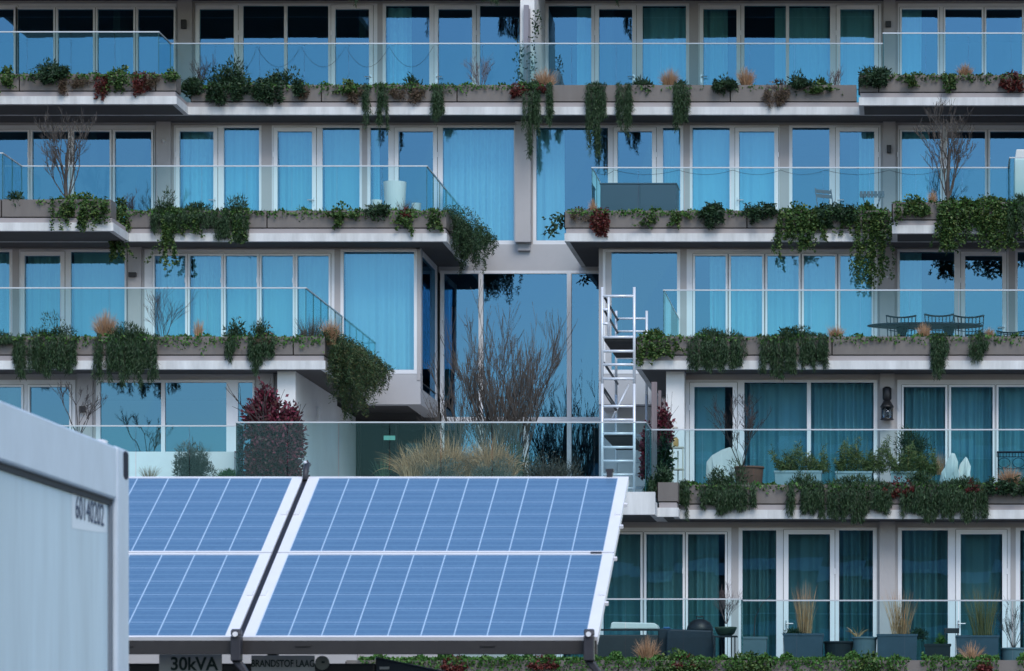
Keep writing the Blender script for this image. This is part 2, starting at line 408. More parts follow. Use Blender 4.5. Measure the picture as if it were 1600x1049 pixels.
def balcony(pieces, planters, runs, zb, z0, z1, fh=.16):
    sl, st, so = MB(), MB(), MB()
    for p in pieces: slab_piece(sl, st, so, *p, zb, fh=fh)
    o = sl.build('balcony', M_slab, bld)
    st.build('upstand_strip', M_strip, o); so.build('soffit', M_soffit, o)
    for (x0, x1, yf, joints) in planters:
        pl, gp = MB(), MB(); planter(pl, gp, x0, x1, yf, zb, joints)
        pl.build('planter_trough', M_trough, o); gp.build('soil_bed', M_soil, o)
    if runs: guard(o, runs, z0, z1)
    return o
za, zbb, zc, zdd = 13.42 + E_, 10.42 + E_, 7.44 + E_, 4.46 + E_
AF, AL, AR = 75.6, 74.4, 74.53
xal, xar = X(276, AL), X(1342, AR)
ra = 76.2
balcony([(XL, XR, AF, D1 + .3), (XL, xal, AL, AF), (xar, XR, AR, AF)],
        [(XL, xal, AL, [X(30, AL), X(243, AL)]), (xal + .05, X(1339, AF), AF, [X(502, AF), X(714, AF), X(1141, AF)]), (xar, XR, AR, [X(1373, AR)])],
        [((XL, AL + .6), (X(248, AL + .6), AL + .6)), ((X(248, AL + .6), AL + .6), (X(248, AL + .6), ra)), ((X(248, AL + .6), ra), (X(1380, AR + .6), ra)), ((X(1380, AR + .6), ra), (X(1380, AR + .6), AR + .6)), ((X(1380, AR + .6), AR + .6), (XR, AR + .6))],
        za, za + .26, Z(69, ra))
BF, BL, BR = 72.83, 71.4, 71.75
xbl, xbr, xb0, xb1 = X(177, BL), X(1394, BR), X(698, BF), X(882, BF)
rb = 73.45
balcony([(XL, xb0, BF, D2 + .1), (XL, xbl, BL, BF)],
        [(XL, X(174, BL), BL, [X(2, BL)]), (X(196, BF), xb0, BF, [X(417, BF)])],
        [((XL, BL + .5), (X(4, BL + .5), BL + .5)), ((X(4, BL + .5), BL + .5), (X(4, BL + .5), rb)), ((X(4, BL + .5), rb), (X(667, rb), rb)), ((X(667, rb), rb), (X(667, rb), D2 - .03))],
        zbb, zbb + .26, Z(260.5, rb))
balcony([(xb1, XR, BF, D2 + .1), (xbr, XR, BR, BF)],
        [(xb1, X(1391, BF), BF, [X(1167, BF)]), (xbr, XR, BR, [])],
        [((X(925, rb), D2 - .03), (X(925, rb), rb)), ((X(925, rb), rb), (X(1578, BR + .5), rb)), ((X(1578, BR + .5), rb), (X(1578, BR + .5), BR + .5)), ((X(1578, BR + .5), BR + .5), (XR, BR + .5))],
        zbb, zbb + .26, Z(263, rb))
# planter return along the side of the two middle balconies
for (x0, x1, y0, y1, zb) in ((xb0 - .5, xb0, BF + .52, D2 - .1, zbb), (X(508, 68.68) - .5, X(508, 68.68), 68.68 + .52, D3 - .1, zc)):
    pl = MB().box(x1 - .035, x1 - .01, y0, y1, zb + .275, zb + .61).box(x0, x0 + .025, y0, y1, zb + .275, zb + .61).box(x0 + .025, x1 - .035, y0, y1, zb + .275, zb + .54)
    pl.build('planter_trough', M_trough, bld)
CF = 68.68
xc0, xc1 = X(508, CF), X(994, CF)
rc = 69.27
balcony([(XL, xc0, CF, D3)], [(XL, xc0, CF, [X(24, CF), X(242, CF), X(458, CF)])],
        [((XL, rc), (X(478, rc), rc)), ((X(478, rc), rc), (X(478, rc), D3 - .03))], zc, zc + .26, Z(451, rc))
balcony([(xc1, XR, CF, D3)], [(xc1, XR, CF, [X(1300, CF)])],
        [((X(1037, rc), D3 - .03), (X(1037, rc), rc)), ((X(1037, rc), rc), (XR, rc))], zc, zc + .26, Z(454.5, rc))
DF, DFb = 65.9, 65.35
xd = X(1062, DF)
rd = 66.4
balcony([(X(1027, DFb), XR, DF, D4), (X(1027, DFb), X(1060, DFb), DFb, DF)],
        [(xd, XR, DF, [X(1300, DF)]), (X(1027, DFb), X(1060, DFb), DFb, [])],
        [((X(1017, rd), rd), (XR, rd))], zdd, zdd + .26, Z(672.5, rd))
# court deck in front of the hall, with its own white edge and glass guard
ct = MB().box(XL, X(1027, DFb) - .004, 64.8, D2 + .3, zdd, zdd + .24).box(XL, X(1027, DFb) - .004, 64.8, 65.0, zdd + .24, zdd + .40).build('balcony', M_slab, bld)
MB().box(XL, X(1027, DFb) - .1, 64.95, D2, zdd - .006, zdd - .001).build('soffit', M_soffit, ct)
guard(ct, [((XL, 65.75), (X(380, 65.75), 65.75)), ((X(380, 65.75), 65.75), (X(380, 65.75), 65.07)), ((X(380, 65.75), 65.07), (X(1017, rd), 65.07)), ((X(1017, rd), 65.07), (X(1017, rd), rd))], zdd + .27, Z(661, 65.07))
for x in (1002,):
    pass
EF = 62.9; ze = 1.23 + E_
re_ = 63.6
balcony([(X(540, EF), XR, EF, D5)], [(X(540, EF), XR, EF, [X(966, EF), X(1204, EF), X(1475, EF)])],
        [((X(700, 62.9), 63.42), (X(1159, re_), 63.42)), ((X(1159, re_), 63.42), (X(1159, re_), 63.95)), ((X(1159, re_), 63.95), (XR, 63.95))], ze, ze + .26, Z(938, 63.6))
# slab above the top storey
zt = 16.42 + E_
tp = [(XL, XR, 77.0, D1 + 5), (-19.9, -12.05, 74.75, 77.0), (-6.1, -.65, 74.75, 77.0)]
balcony(tp, [(XL, -19.95, 77.0, []), (-19.9, -12.05, 74.75, []), (-12.0, -6.15, 77.0, []), (-6.1, -.65, 74.75, []), (-.6, XR, 77.0, [])], [], zt, 0, 0)

# --- recessed hall: spandrel, tall glazing, side walls
MB().box(XB + .0, XC, D2 - .03, D2 + .25, Z(426, D2) + .004, 10.88 + E_).box(xb0 + .01, xb1 - .01, D2 - .028, D2 + .25, 10.3 + E_, 10.876 + E_).build('spandrel', M_spandrel, bld)
# pier between the two big panes of the second storey
MB().box(X(807, D2), X(831, D2), D2 - .26, D2 - .03, 10.9 + E_, 13.4 + E_).build('column', M_wall, bld)
def tall_window():
    fr, gl = MB(), MB(); D = D2; z0, z1 = zdd + .3, Z(428, D); zt0, zt1 = Z(660, D), Z(652, D)
    xs = [(688, 694), (748, 755), (886, 893), (936, 948)]
    for a, b in xs: fr.box(X(a, D), X(b, D), D - .04, D + .08, z0, z1 + .06)
    for (a, b) in zip(xs[:-1], xs[1:]):
        xa, xb = X(a[1], D), X(b[0], D)
        fr.box(xa, xb, D - .035, D + .08, z1, z1 + .06); fr.box(xa, xb, D - .035, D + .08, zt0, zt1); fr.box(xa, xb, D - .035, D + .08, z0, z0 + .1)
        gl.quad((xa, D + .02, zt1), (xb, D + .022, zt1), (xb, D + .018, z1), (xa, D + .021, z1))
        gl.quad((xa, D + .02, z0 + .1), (xb, D + .022, z0 + .1), (xb, D + .018, zt0), (xa, D + .021, zt0))
    fr.box(X(818, D), X(826, D), D - .045, D + .07, z0 + .1, zt0)
    wn = fr.build('window', M_frame, bld); gl.build('pane', M_panelow, wn)
tall_window()
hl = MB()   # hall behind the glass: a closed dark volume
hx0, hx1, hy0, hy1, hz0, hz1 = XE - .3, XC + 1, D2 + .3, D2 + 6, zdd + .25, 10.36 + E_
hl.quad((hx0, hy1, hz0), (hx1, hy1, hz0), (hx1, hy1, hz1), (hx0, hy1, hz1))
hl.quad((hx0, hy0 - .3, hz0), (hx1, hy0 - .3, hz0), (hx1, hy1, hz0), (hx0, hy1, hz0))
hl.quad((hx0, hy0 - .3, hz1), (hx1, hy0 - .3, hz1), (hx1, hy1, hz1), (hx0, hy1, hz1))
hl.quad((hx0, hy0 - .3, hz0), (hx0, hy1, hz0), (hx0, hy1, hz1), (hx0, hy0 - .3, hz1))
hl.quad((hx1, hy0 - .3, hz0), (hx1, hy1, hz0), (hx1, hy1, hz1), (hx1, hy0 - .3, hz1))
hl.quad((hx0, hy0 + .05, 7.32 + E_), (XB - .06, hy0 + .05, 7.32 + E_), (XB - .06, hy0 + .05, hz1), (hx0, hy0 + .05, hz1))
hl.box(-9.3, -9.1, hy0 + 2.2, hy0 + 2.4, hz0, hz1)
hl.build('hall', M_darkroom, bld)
# left wing end: floor block of the third storey, glazed flank, corner post
z7 = 7.28 + E_
MB().box(xc0 + .01, XB, D3 - .015, D3 + .3, z7, 7.885 + E_).box(XB - .3, XB, D3 + .3, D2, z7, 7.6 + E_).build('spandrel', M_spandrel, bld)
MB().box(XL, XB - .3, D3 + .3, D2, z7 + .1, 7.6 + E_).build('floor_slab', M_soffit, bld)
fl = MB().box(XB - .1, XB, D3, D3 + .12, 7.9 + E_, 10.416 + E_).box(XB - .1, XB - .01, D2 - .35, D2 - .12, 7.6 + E_, 10.416 + E_).box(XB - .1, XB - .01, D3 + .12, D2 - .35, 10.3 + E_, 10.416 + E_).build('window', M_frame, bld)
MB().quad((XB - .03, D3 + .12, 7.6 + E_), (XB - .03, D2 - .35, 7.6 + E_), (XB - .03, D2 - .35, 10.3 + E_), (XB - .03, D3 + .12, 10.3 + E_)).build('pane', M_panelow, fl)
MB().box(XB - .05, XB + .0, D2 - .12, D2, z7, 10.41 + E_).build('drain_pipe', M_black, bld)
# right wing end
MB().box(XC, XC + .25, D3 + .004, D2, z7, 10.416 + E_).box(XC, xc1 + .5, D3 - .015, D3 + .3, z7, 7.885 + E_).build('spandrel', M_spandrel, bld)
MB().box(XC + .25, XR, D3 + .3, D2, z7 + .1, 7.6 + E_).build('floor_slab', M_soffit, bld)
# end walls of the fourth storey
MB().box(XE - .34, XE, 69.0, D3 + .3, zdd + .24, zc - .004).box(XE - .34, XE, D3 + .3, D2, zdd + .24, z7).build('end_wall', M_white, bld)
MB().box(XF, XF + .34, 69.0, D3 + .3, zdd + .25, zc - .004).box(XF, XF + .34, D3 + .3, D2, zdd + .25, z7).box(XC + .02, XF, 75.2, 75.5, zdd + .25, z7 + .1).build('end_wall', M_white, bld)
# entrance under the left wing
en = MB(); xe0, xe1 = X(553, D2), X(690, D2)
for x in (560, 618, 684): en.box(X(x, D2), X(x + 4, D2), D2 - .05, D2 + .05, zdd + .25, Z(664, D2))
en.box(xe0, xe1, D2 - .06, D2 + .06, Z(664, D2), Z(658, D2))
eo = en.build('entrance_door', M_black, bld)
MB().quad((xe0, D2, zdd + .25), (xe1, D2, zdd + .25), (xe1, D2, Z(664, D2)), (xe0, D2, Z(664, D2))).build('pane', glass_mat('lobby_pane', (.45, .6, .66), (.3, .5, .62), .03), eo)
MB().box(xe0, xe1, D2 - .04, D2 + .2, Z(658, D2), z7 + .1).build('spandrel', M_soffit, bld)
# low white wall behind the guard of the left terrace
MB().box(XL, X(366, 67), 67, 67.25, zdd + .24, Z(706, 67)).build('low_wall', M_white, bld)
# partition on the top terrace
MB().box(X(813, 76.45), X(835, 76.45), 76.45, D1 - .04, za + .26, zt - .01).build('partition_wall', M_white, bld)
MB().box(X(818.5, 76.35), X(826, 76.35), 76.33, 76.44, za + .26, Z(9, 76.4)).box(X(826, 76.35), X(828, 76.35), 76.38, 76.44, za + .26, Z(14, 76.4)).build('downpipe_cover', mat('zinc_cover', (.24, .23, .27), .45), bld)
# block mirrored in the lower windows (stands across the street, behind the photographer)
ob = thing('office_block', 'brown office block across the street, mirrored in the lower windows', 'building', (3, -45, 0))
M_brick = mat('brown_brick', (.10, .065, .05), .9, noise=.3, scale=.5, bump=.2)
MB().box(-18, 27, -60, -40, 0, 19.6).box(-13, 27, -58, -42, 19.6, 22.4).box(-14, 28, -59, -41, 22.4, 22.8).build('wall', M_brick, ob)
wb = MB()
for i in range(14):
    for k in range(6):
        if (i * 7 + k * 3) % 5: wb.box(-16 + i * 3, -14.2 + i * 3, -40.0, -39.93, 2.4 + k * 3, 4.2 + k * 3)
wb.build('window', mat('dark_office_glass', (.03, .05, .07), .1), ob)
bn = MB()
for k in range(6): bn.box(-18.1, 27.1, -40.0, -39.8, 1.6 + k * 3, 2.2 + k * 3)
bn.build('band_course', mat('pale_band', (.30, .32, .34), .8), ob)

# ------------------------------------------------------------------ solar unit in the foreground
M_sun_frame = mat('panel_frame', (.80, .80, .83), .4, metal=.0, noise=.05, scale=4)
def cell_mat():
    m, t, b = node_mat('solar_cells')
    uv = t.nodes.new('ShaderNodeUVMap'); sp = t.nodes.new('ShaderNodeSeparateXYZ'); t.links.new(uv.outputs[0], sp.inputs[0])
    def line(sock, period, width, off=0.0):
        a = t.nodes.new('ShaderNodeMath'); a.operation = 'ADD'; a.inputs[1].default_value = off; t.links.new(sock, a.inputs[0])
        d = t.nodes.new('ShaderNodeMath'); d.operation = 'DIVIDE'; d.inputs[1].default_value = period; t.links.new(a.outputs[0], d.inputs[0])
        f = t.nodes.new('ShaderNodeMath'); f.operation = 'FRACT'; t.links.new(d.outputs[0], f.inputs[0])
        s = t.nodes.new('ShaderNodeMath'); s.operation = 'SUBTRACT'; s.inputs[1].default_value = .5; t.links.new(f.outputs[0], s.inputs[0])
        ab = t.nodes.new('ShaderNodeMath'); ab.operation = 'ABSOLUTE'; t.links.new(s.outputs[0], ab.inputs[0])
        g = t.nodes.new('ShaderNodeMath'); g.operation = 'GREATER_THAN'; g.inputs[1].default_value = .5 - width / period / 2; t.links.new(ab.outputs[0], g.inputs[0])
        return g.outputs[0]
    cw, ch = .1605, .1612
    v = line(sp.outputs[0], cw, .0062); h = line(sp.outputs[1], ch, .0075); bus = line(sp.outputs[1], ch / 3, .0090, ch / 6)
    n = t.nodes.new('ShaderNodeTexNoise'); n.inputs['Scale'].default_value = 4; n.inputs['Detail'].default_value = 5
    mp = t.nodes.new('ShaderNodeMapping'); mp.inputs['Scale'].default_value = (.8, 16, 1); t.links.new(uv.outputs[0], mp.inputs[0]); t.links.new(mp.outputs[0], n.inputs['Vector'])
    vo = t.nodes.new('ShaderNodeTexVoronoi'); vo.inputs['Scale'].default_value = 60; t.links.new(uv.outputs[0], vo.inputs['Vector'])
    mv = t.nodes.new('ShaderNodeMix'); mv.data_type = 'FLOAT'; mv.inputs[0].default_value = .25
    t.links.new(n.outputs[0], mv.inputs[2]); sepc = t.nodes.new('ShaderNodeSeparateColor'); t.links.new(vo.outputs['Color'], sepc.inputs[0]); t.links.new(sepc.outputs[0], mv.inputs[3])
    r = t.nodes.new('ShaderNodeValToRGB'); r.color_ramp.elements[0].position = .25; r.color_ramp.elements[1].position = .75
    r.color_ramp.elements[0].color = (.066, .158, .29, 1); r.color_ramp.elements[1].color = (.088, .20, .345, 1)
    t.links.new(mv.outputs[0], r.inputs[0])
    def mix(c, fac, col):
        m1 = t.nodes.new('ShaderNodeMix'); m1.data_type = 'RGBA'; t.links.new(fac, m1.inputs[0]); t.links.new(c, m1.inputs[6]); m1.inputs[7].default_value = (*col, 1); return m1.outputs[2]
    c = mix(r.outputs[0], bus, (.125, .25, .40)); c = mix(c, h, (.26, .40, .58)); c = mix(c, v, (.44, .60, .78))
    t.links.new(c, b.inputs['Base Color'])
    b.inputs['Roughness'].default_value = .35; b.inputs['Coat Weight'].default_value = .7; b.inputs['Coat Roughness'].default_value = .09; b.inputs['Specular IOR Level'].default_value = .3
    return m
M_cell = cell_mat()
P0 = Vector((0, 17.3, EYE + .612)); P1 = Vector((0, 19.2, EYE + 1.516))   # lower and upper edge line
sl = (P1 - P0).normalized(); nrm = Vector((1, 0, 0)).cross(sl)             # up the slope, out of the panel
def sp(x, s, h): return Vector((x, 0, 0)) + P0 + sl * s + nrm * h
def sbox(mb, x0, x1, s0, s1, h0, h1):
    v = [sp(x, s, h) for h in (h0, h1) for s in (s0, s1) for x in (x0, x1)]
    return mb.add(v, [(0,2,3,1),(4,5,7,6),(0,1,5,4),(1,3,7,5),(3,2,6,7),(2,0,4,6)])
M_bracket = mat('bracket_steel', (.05, .05, .06), .45, metal=.3, noise=.2, scale=9)
M_beam = mat('dark_beam', (.03, .028, .029), .55, noise=.2, scale=6)
def solar(xa, xb, label, n):
    t = thing('solar_array', label, 'solar array', sp((xa + xb) / 2, 0, 0), 'solar arrays on the generator')
    L = (P1 - P0).length; half = L / 2
    for k, (s0, s1) in enumerate(((0.0, half - .006), (half + .006, L))):
        fr = MB(); w_, we, hgt = .016, .055, .004
        sbox(fr, xa, xb, s0, s0 + w_, -.035, hgt); sbox(fr, xa, xb, s1 - w_, s1, -.035, hgt)
        sbox(fr, xa, xa + we, s0 + w_, s1 - w_, -.035, hgt); sbox(fr, xb - we, xb, s0 + w_, s1 - w_, -.035, hgt)
        sbox(fr, xa + we, xb - we, s0 + w_, s1 - w_, -.03, -.004)
        pn = fr.build('solar_panel', M_sun_frame, t)
        me = bpy.data.meshes.new('solar_cells'); o0 = ORG[t.name]
        c = [sp(xa + we, s0 + w_, 0), sp(xb - we, s0 + w_, 0), sp(xb - we, s1 - w_, 0), sp(xa + we, s1 - w_, 0)]
        me.from_pydata([tuple(p - o0) for p in c], [], [(0, 1, 2, 3)])
        W_, H_ = xb - xa - 2 * we, s1 - s0 - 2 * w_; u = me.uv_layers.new(name='UVMap')
        for i, q in enumerate(((0, 0), (1, 0), (1, 1), (0, 1))): u.data[i].uv = (q[0] * 1.605, q[1] * .967)
        me.materials.append(M_cell); co = bpy.data.objects.new('solar_cells', me); sc.collection.objects.link(co); co.parent = pn; ORG[co.name] = o0
        for xx in (xa + .004, xb - .03):
            cl = MB(); sbox(cl, xx, xx + .026, (s0 + s1) / 2 - .03, (s0 + s1) / 2 + .03, hgt, hgt + .008); cl.build('clamp', M_sun_frame, pn)
    bm = MB()
    bm.box(xa - .01, xb - .005, 17.29, 17.36, EYE + .535, EYE + .598)
    for xx in (xa + .25, xb - .55):
        bm.box(xx, xx + .07, 17.284, 17.2895, EYE + .57, EYE + .578)
    bm.build('support_beam', M_beam, t)
    return t
xs0, xs1, xs2, xs3 = -4.90, -3.176, -3.146, -1.478
sa = solar(xs0, xs1, 'blue solar array half hidden behind the grey site container', 0)
sb = solar(xs2, xs3, 'blue solar array with its whole right edge free, nearest the building', 1)
def bracket(x, parent, top=True):
    b = MB().box(x - .024, x + .024, 17.22, 17.28, EYE + .50, EYE + .62)
    b.prism([(17.22, EYE + .62), (17.28, EYE + .62), (17.27, EYE + .645), (17.25, EYE + .652), (17.23, EYE + .645)], 'x', x - .024, x + .024)
    b.prism([(x - .024, EYE + .50), (x + .024, EYE + .50), (x + .075, EYE + .42), (x + .045, EYE + .42)], 'y', 17.24, 17.28)
    o = b.build('bracket', M_bracket, parent, bevel=.006)
    MB().tube([(x, 17.205, EYE + .625), (x, 17.225, EYE + .625)], .012, 10).build('bolt', M_sun_frame, o)
bracket((xs1 + xs2) / 2 - .005, sb); bracket(xs3 - .035, sb)
ba = MB(); sbox(ba, xs1 + .002, xs2 - .002, -.02, 2.15, -.06, -.004)
ba.build('centre_rail', mat('dark_rail', (.015, .015, .022), .5), sb)
kn = MB().tube([sp((xs1 + xs2) / 2, 2.06, .0), sp((xs1 + xs2) / 2, 2.11, .035), sp((xs1 + xs2) / 2, 2.16, .05), sp((xs1 + xs2) / 2, 2.21, .03)], [.013, .017, .016, .013], 10).build('rail_end', M_bracket, sb, smooth=True)
MB().lathe([(.004, 0), (.009, .004), (.009, .01), (.004, .014)], sp((xs1 + xs2) / 2 - .004, 2.13, .066), 12).build('bolt', M_sun_frame, sb)
hk = MB(); sbox(hk, xs3 - .115, xs3 - .06, 1.035, 1.05, .004, .01); hk.build('clip', M_bracket, sb)
tb = MB().box(xs3 - .115, xs3 - .085, 19.19, 19.25, EYE + 1.50, EYE + 1.545).box(xs3 - .12, xs3 - .08, 19.2, 19.24, EYE + 1.545, EYE + 1.56).build('bracket', M_bracket, sb)
for s_ in (.45, 1.02, 1.45, 1.75):
    bb = MB(); sbox(bb, xs3, xs3 + .016, s_, s_ + .018, -.028, -.012); bb.build('bolt', M_sun_frame, sb)

M_cab = mat('navy_cabinet', (.012, .016, .024), .45, noise=.2, scale=3)
M_plate = mat('plate_grey', (.46, .50, .54), .5, noise=.08, scale=8)
M_ink = mat('dark_green_ink', (.012, .035, .035), .6)
gy = 17.62
gen = thing('generator', 'dark hybrid generator cabinet with rating plates under the solar arrays', 'generator', (-3.2, 18.4, 0))
MB().box(-4.9, X(586, gy), gy, 19.1, 0.25, EYE + .50).build('cabinet', M_cab, gen, bevel=.01)
MB().box(-4.8, -2.6, gy + .1, 19.0, 0, .25).build('skid', M_beam, gen)
for xx in (xs0 + .4, (xs1 + xs2) / 2):
    MB().tube([(xx, 18.2, EYE + .5), (xx, 18.2, EYE + .98)], .03, 8).build('panel_post', M_bracket, gen)
x0, x1 = X(249, gy), X(347, gy)
pl = MB().box(x0, x1, gy - .006, gy - .0005, Z(1064, gy), Z(1023, gy)).build('rating_plate', M_plate, gen)
text('30kVA', .088, ((X(265, gy) + X(342, gy)) / 2, gy - .0075, Z(1038.5, gy)), (math.radians(90), 0, 0), M_ink, pl, 'lettering', sx=.94, bold=.0022)
x0, x1 = X(393, gy), X(492, gy)
pl2 = MB().box(x0, x1, gy - .006, gy - .0005, Z(1060, gy), Z(1024.5, gy)).build('fuel_plate', M_plate, gen)
text('BRANDSTOF LAAG', .047, ((x0 + x1) / 2, gy - .0075, Z(1037.5, gy)), (math.radians(90), 0, 0), M_ink, pl2, 'lettering', sx=.76, bold=.001)
cx, cz = X(504, gy), Z(1036, gy)
ga = MB().tube([(cx, gy - .012, cz), (cx, gy - .0005, cz)], .034, 24).build('gauge', mat('gauge_face', (.20, .23, .22), .4), gen)
MB().box(cx - .003, cx + .012, gy - .0135, gy - .0125, cz - .002, cz + .008).build('needle', M_ink, ga)
MB().prism([(-2.575, .4), (-2.575, Z(1026, gy)), (X(690, gy), Z(1048, gy)), (-1.2, Z(1106, gy)), (-1.2, .4)], 'y', gy + .01, 18.9).build('sloped_cover', mat('blue_black_cover', (.02, .03, .05), .3, noise=.2, scale=4), gen, bevel=.012)
MB().box(X(593, gy), X(608, gy), gy, gy + .009, Z(1046, gy), Z(1042, gy)).build('latch', M_plate, gen)
MB().box(-2.4, -1.25, 17.8, 18.7, 0, .4).build('skid', M_beam, gen)

# ------------------------------------------------------------------ site container at the left
M_cont = mat('container_paint', (.56, .70, .78), .5, noise=.13, scale=3.0, bump=.35, bscale=3.5, stretch=(1, 2.5, .35))
M_post = mat('container_frame_paint', (.56, .65, .75), .45, noise=.12, scale=5, bump=.2, bscale=9, stretch=(1, 1, .5))
cxx = -2.226; cye = 10.45; cys = 4.45; ctop = Z(705, cye)
ctn = thing('site_container', 'pale grey site office container cut by the photo edge, numbered sticker on its side', 'container', (cxx - 1.2, 7.5, 0))
MB().box(cxx - 2.4, cxx - .0186, cys + .05, 10.30, .1, ctop - .03).build('side_panel', M_cont, ctn)
rl = MB().box(cxx - 2.44, cxx, cys, 10.30, ctop - .15, ctop).box(cxx - 2.44, cxx, cys, 10.30, .05, .2)
rl.build('frame_rail', M_post, ctn, bevel=.008)
MB().box(cxx - .06, cxx - .012, cys, 10.30, ctop - .166, ctop - .151).build('gasket', mat('dark_gasket', (.03, .035, .045), .7), ctn)
MB().box(cxx - .06, cxx - .010, 10.272, 10.298, .2, ctop - .166).build('post_seal', mat('seal_grey', (.16, .19, .23), .6), ctn)
for yy in (cys, 10.30):
    po = MB().box(cxx - .22, cxx + .004, yy, yy + .15, .05, ctop + .002)
    po.build('corner_post', M_post, ctn, bevel=.01)
    po2 = MB().box(cxx - 2.444, cxx - 2.22, yy, yy + .15, .05, ctop + .002); po2.build('corner_post', M_post, ctn, bevel=.01)
oz = Z(727, 10.39)
MB().prism([(10.40 + .033 * math.cos(t_ * math.pi / 10), oz + (.028 if math.sin(t_ * math.pi / 10) > 0 else -.028) + .012 * math.sin(t_ * math.pi / 10)) for t_ in range(20)], 'x', cxx - .02, cxx + .0052).build('casting_hole', mat('hole_dark', (.02, .025, .04), .9), ctn)
MB().lathe([(.022, 0), (.022, .006), (.01, .01)], (cxx - .03, 10.22, ctop + .002), 12).build('bolt', M_sun_frame, ctn)
xp = cxx - .0181
st = MB().add([(xp, 9.83, EYE + .640), (xp, 10.10, EYE + .648), (xp, 10.255, EYE + .656), (xp, 10.255, EYE + .736), (xp, 9.83, EYE + .736)], [(0, 1, 2, 3, 4)])
so_ = st.build('number_sticker', mat('sticker_white', (.74, .82, .88), .5), ctn)
text('60140202', .088, (xp + .0015, 10.042, EYE + .697), (math.radians(90), 0, math.radians(90)), mat('navy_ink', (.03, .06, .13), .6), so_, 'lettering', sx=.99, ext=.0004)

# ------------------------------------------------------------------ scaffold tower in the court
M_alu = mat('scaffold_aluminium', (.72, .76, .82), .38, metal=.25, noise=.1, scale=6)
M_deck = mat('scaffold_deck', (.05, .05, .05), .8, noise=.3, scale=5)
yf, yb = 68.3, 71.5; sx0, sx1 = X(941, yf), X(991, yf); dz = zdd + .24
scf = thing('scaffold_tower', 'silver aluminium scaffold tower standing in the court beside the balcony end', 'scaffold', ((sx0 + sx1) / 2, 70, dz))
def ladder(yy, top):
    fr = MB()
    for xx in (sx0, sx1): fr.tube([(xx, yy, dz), (xx, yy, top)], .028, 8)
    z = Z(742, yf)
    step = (Z(455, yf) - Z(742, yf)) / 13.4
    zz = z - step * 3
    while zz < top - .3:
        if zz > dz + .1: fr.tube([(sx0, yy, zz), (sx1, yy, zz)], .026, 8)
        zz += step
    return fr
f1 = ladder(yf, Z(600, yf)); f1.build('ladder_frame', M_alu, scf, smooth=True)
f2 = ladder(yb, Z(590, yf)); f2.build('ladder_frame', M_alu, scf, smooth=True)
up = MB()
up.tube([(sx0, yf, Z(606, yf)), (sx0, yf, Z(449, yf))], .027, 8).tube([(sx1, yf, Z(606, yf)), (sx1, yf, Z(449, yf))], .027, 8)
up.tube([(X(951, yf), yf, Z(527, yf)), (X(951, yf), yf, Z(464, yf))], .024, 8)
for py, xa, xb in ((463, 941, 991), (527, 941, 991), (549, 941, 991), (570, 941, 991), (484, 941, 951), (506, 941, 951), (592, 941, 991)):
    up.tube([(X(xa, yf), yf, Z(py, yf)), (X(xb, yf), yf, Z(py, yf))], .026, 8)
up.build('guard_frame', M_alu, scf, smooth=True)
ub = MB()
for xx in (sx0, sx1): ub.tube([(xx, yb, Z(590, yf)), (xx, yb, Z(486, yb))], .026, 8)
for py in (498, 518, 560): ub.tube([(sx0, yb, Z(py, yb)), (sx1, yb, Z(py, yb))], .02, 8)
ub.build('guard_frame', M_alu, scf, smooth=True)
for py in (530, 680): MB().box(sx0 + .03, sx1 - .03, yf + .05, yb - .3, Z(py, yf) - .03, Z(py, yf) + .02).build('platform', M_deck, scf)
for (pa, za_, pb, zb_, xx) in ((yf, Z(463, yf), yb, Z(500, yb), sx0 + .03), (yf, Z(484, yf), yb, Z(520, yb), sx0 + .03), (yf, Z(567, yf), yb, Z(600, yb), sx0 + .03), (yf, Z(607, yf), yb, Z(640, yb), sx0 + .03)):
    MB().tube([(xx, pa, za_), (xx, pb, zb_)], .023, 8).build('brace', mat('brace_dark', (.08, .09, .10), .4, metal=.5), scf, smooth=True)
MB().tube([(X(980, yf), yf + .4, Z(598, yf)), (X(953, yf), yf + .3, Z(655, yf))], .023, 8).build('brace', M_alu, scf, smooth=True)
MB().tube([(X(962, yf), yf + .2, Z(640, yf)), (X(940, yf), yf + .2, Z(606, yf))], .023, 8).build('brace', mat('brace_dark', (0, 0, 0)), scf, smooth=True)

# ------------------------------------------------------------------ lamps and small wall fittings
def wall_light(px, py, D, label, kind='box', w=8, h=14):
    Y = D - .12; x, z = X(px, Y), Z(py, Y)
    s = Y / F
    if kind == 'box':
        t = thing('wall_light', label, 'wall light', (x, Y, z), 'wall lights on the piers')
        MB().box(x - w * s / 2, x + w * s / 2, Y - .11, Y - .015, z - h * s / 2, z + h * s / 2).build('housing', M_black, t, bevel=.008)
        MB().box(x - w * s / 3, x + w * s / 3, Y - .0145, Y + .001, z - h * s / 3, z + h * s / 3).build('back_plate', M_black, t)
    else:
        t = thing('wall_light', label, 'wall light', (x, Y, z), 'wall lights on the piers')
        MB().tube([(x, Y - .05, z), (x, Y, z)], [.035, .045], 16).build('housing', mat('white_plastic', (.6, .6, .6), .4), t, smooth=True)
        MB().tube([(x, Y - .07, z), (x, Y - .05, z)], [.018, .03], 12).build('lens', M_frame, t, smooth=True)
wall_light(288, 39, D1, 'black box wall light on the leftmost pier of the top storey')
wall_light(1388, 39, D1, 'black square wall light on the top storey pier at the right', 'box', 9, 9)
wall_light(1389, 234, D2, 'black upright wall light on the pier near the right hand birch', 'box', 7, 12)
wall_light(208, 430, D3, 'black swivelling wall light on the third storey pier', 'box', 12, 7)
wall_light(130, 640, D4, 'black cube wall light behind the bare shrub near the container', 'box', 9, 9)
wall_light(391, 648, D4, 'black wall light behind the red leaved shrub', 'box', 7, 12)
wall_light(256, 221, D2, 'small round white sensor on the pier right of the left birch', 'round')
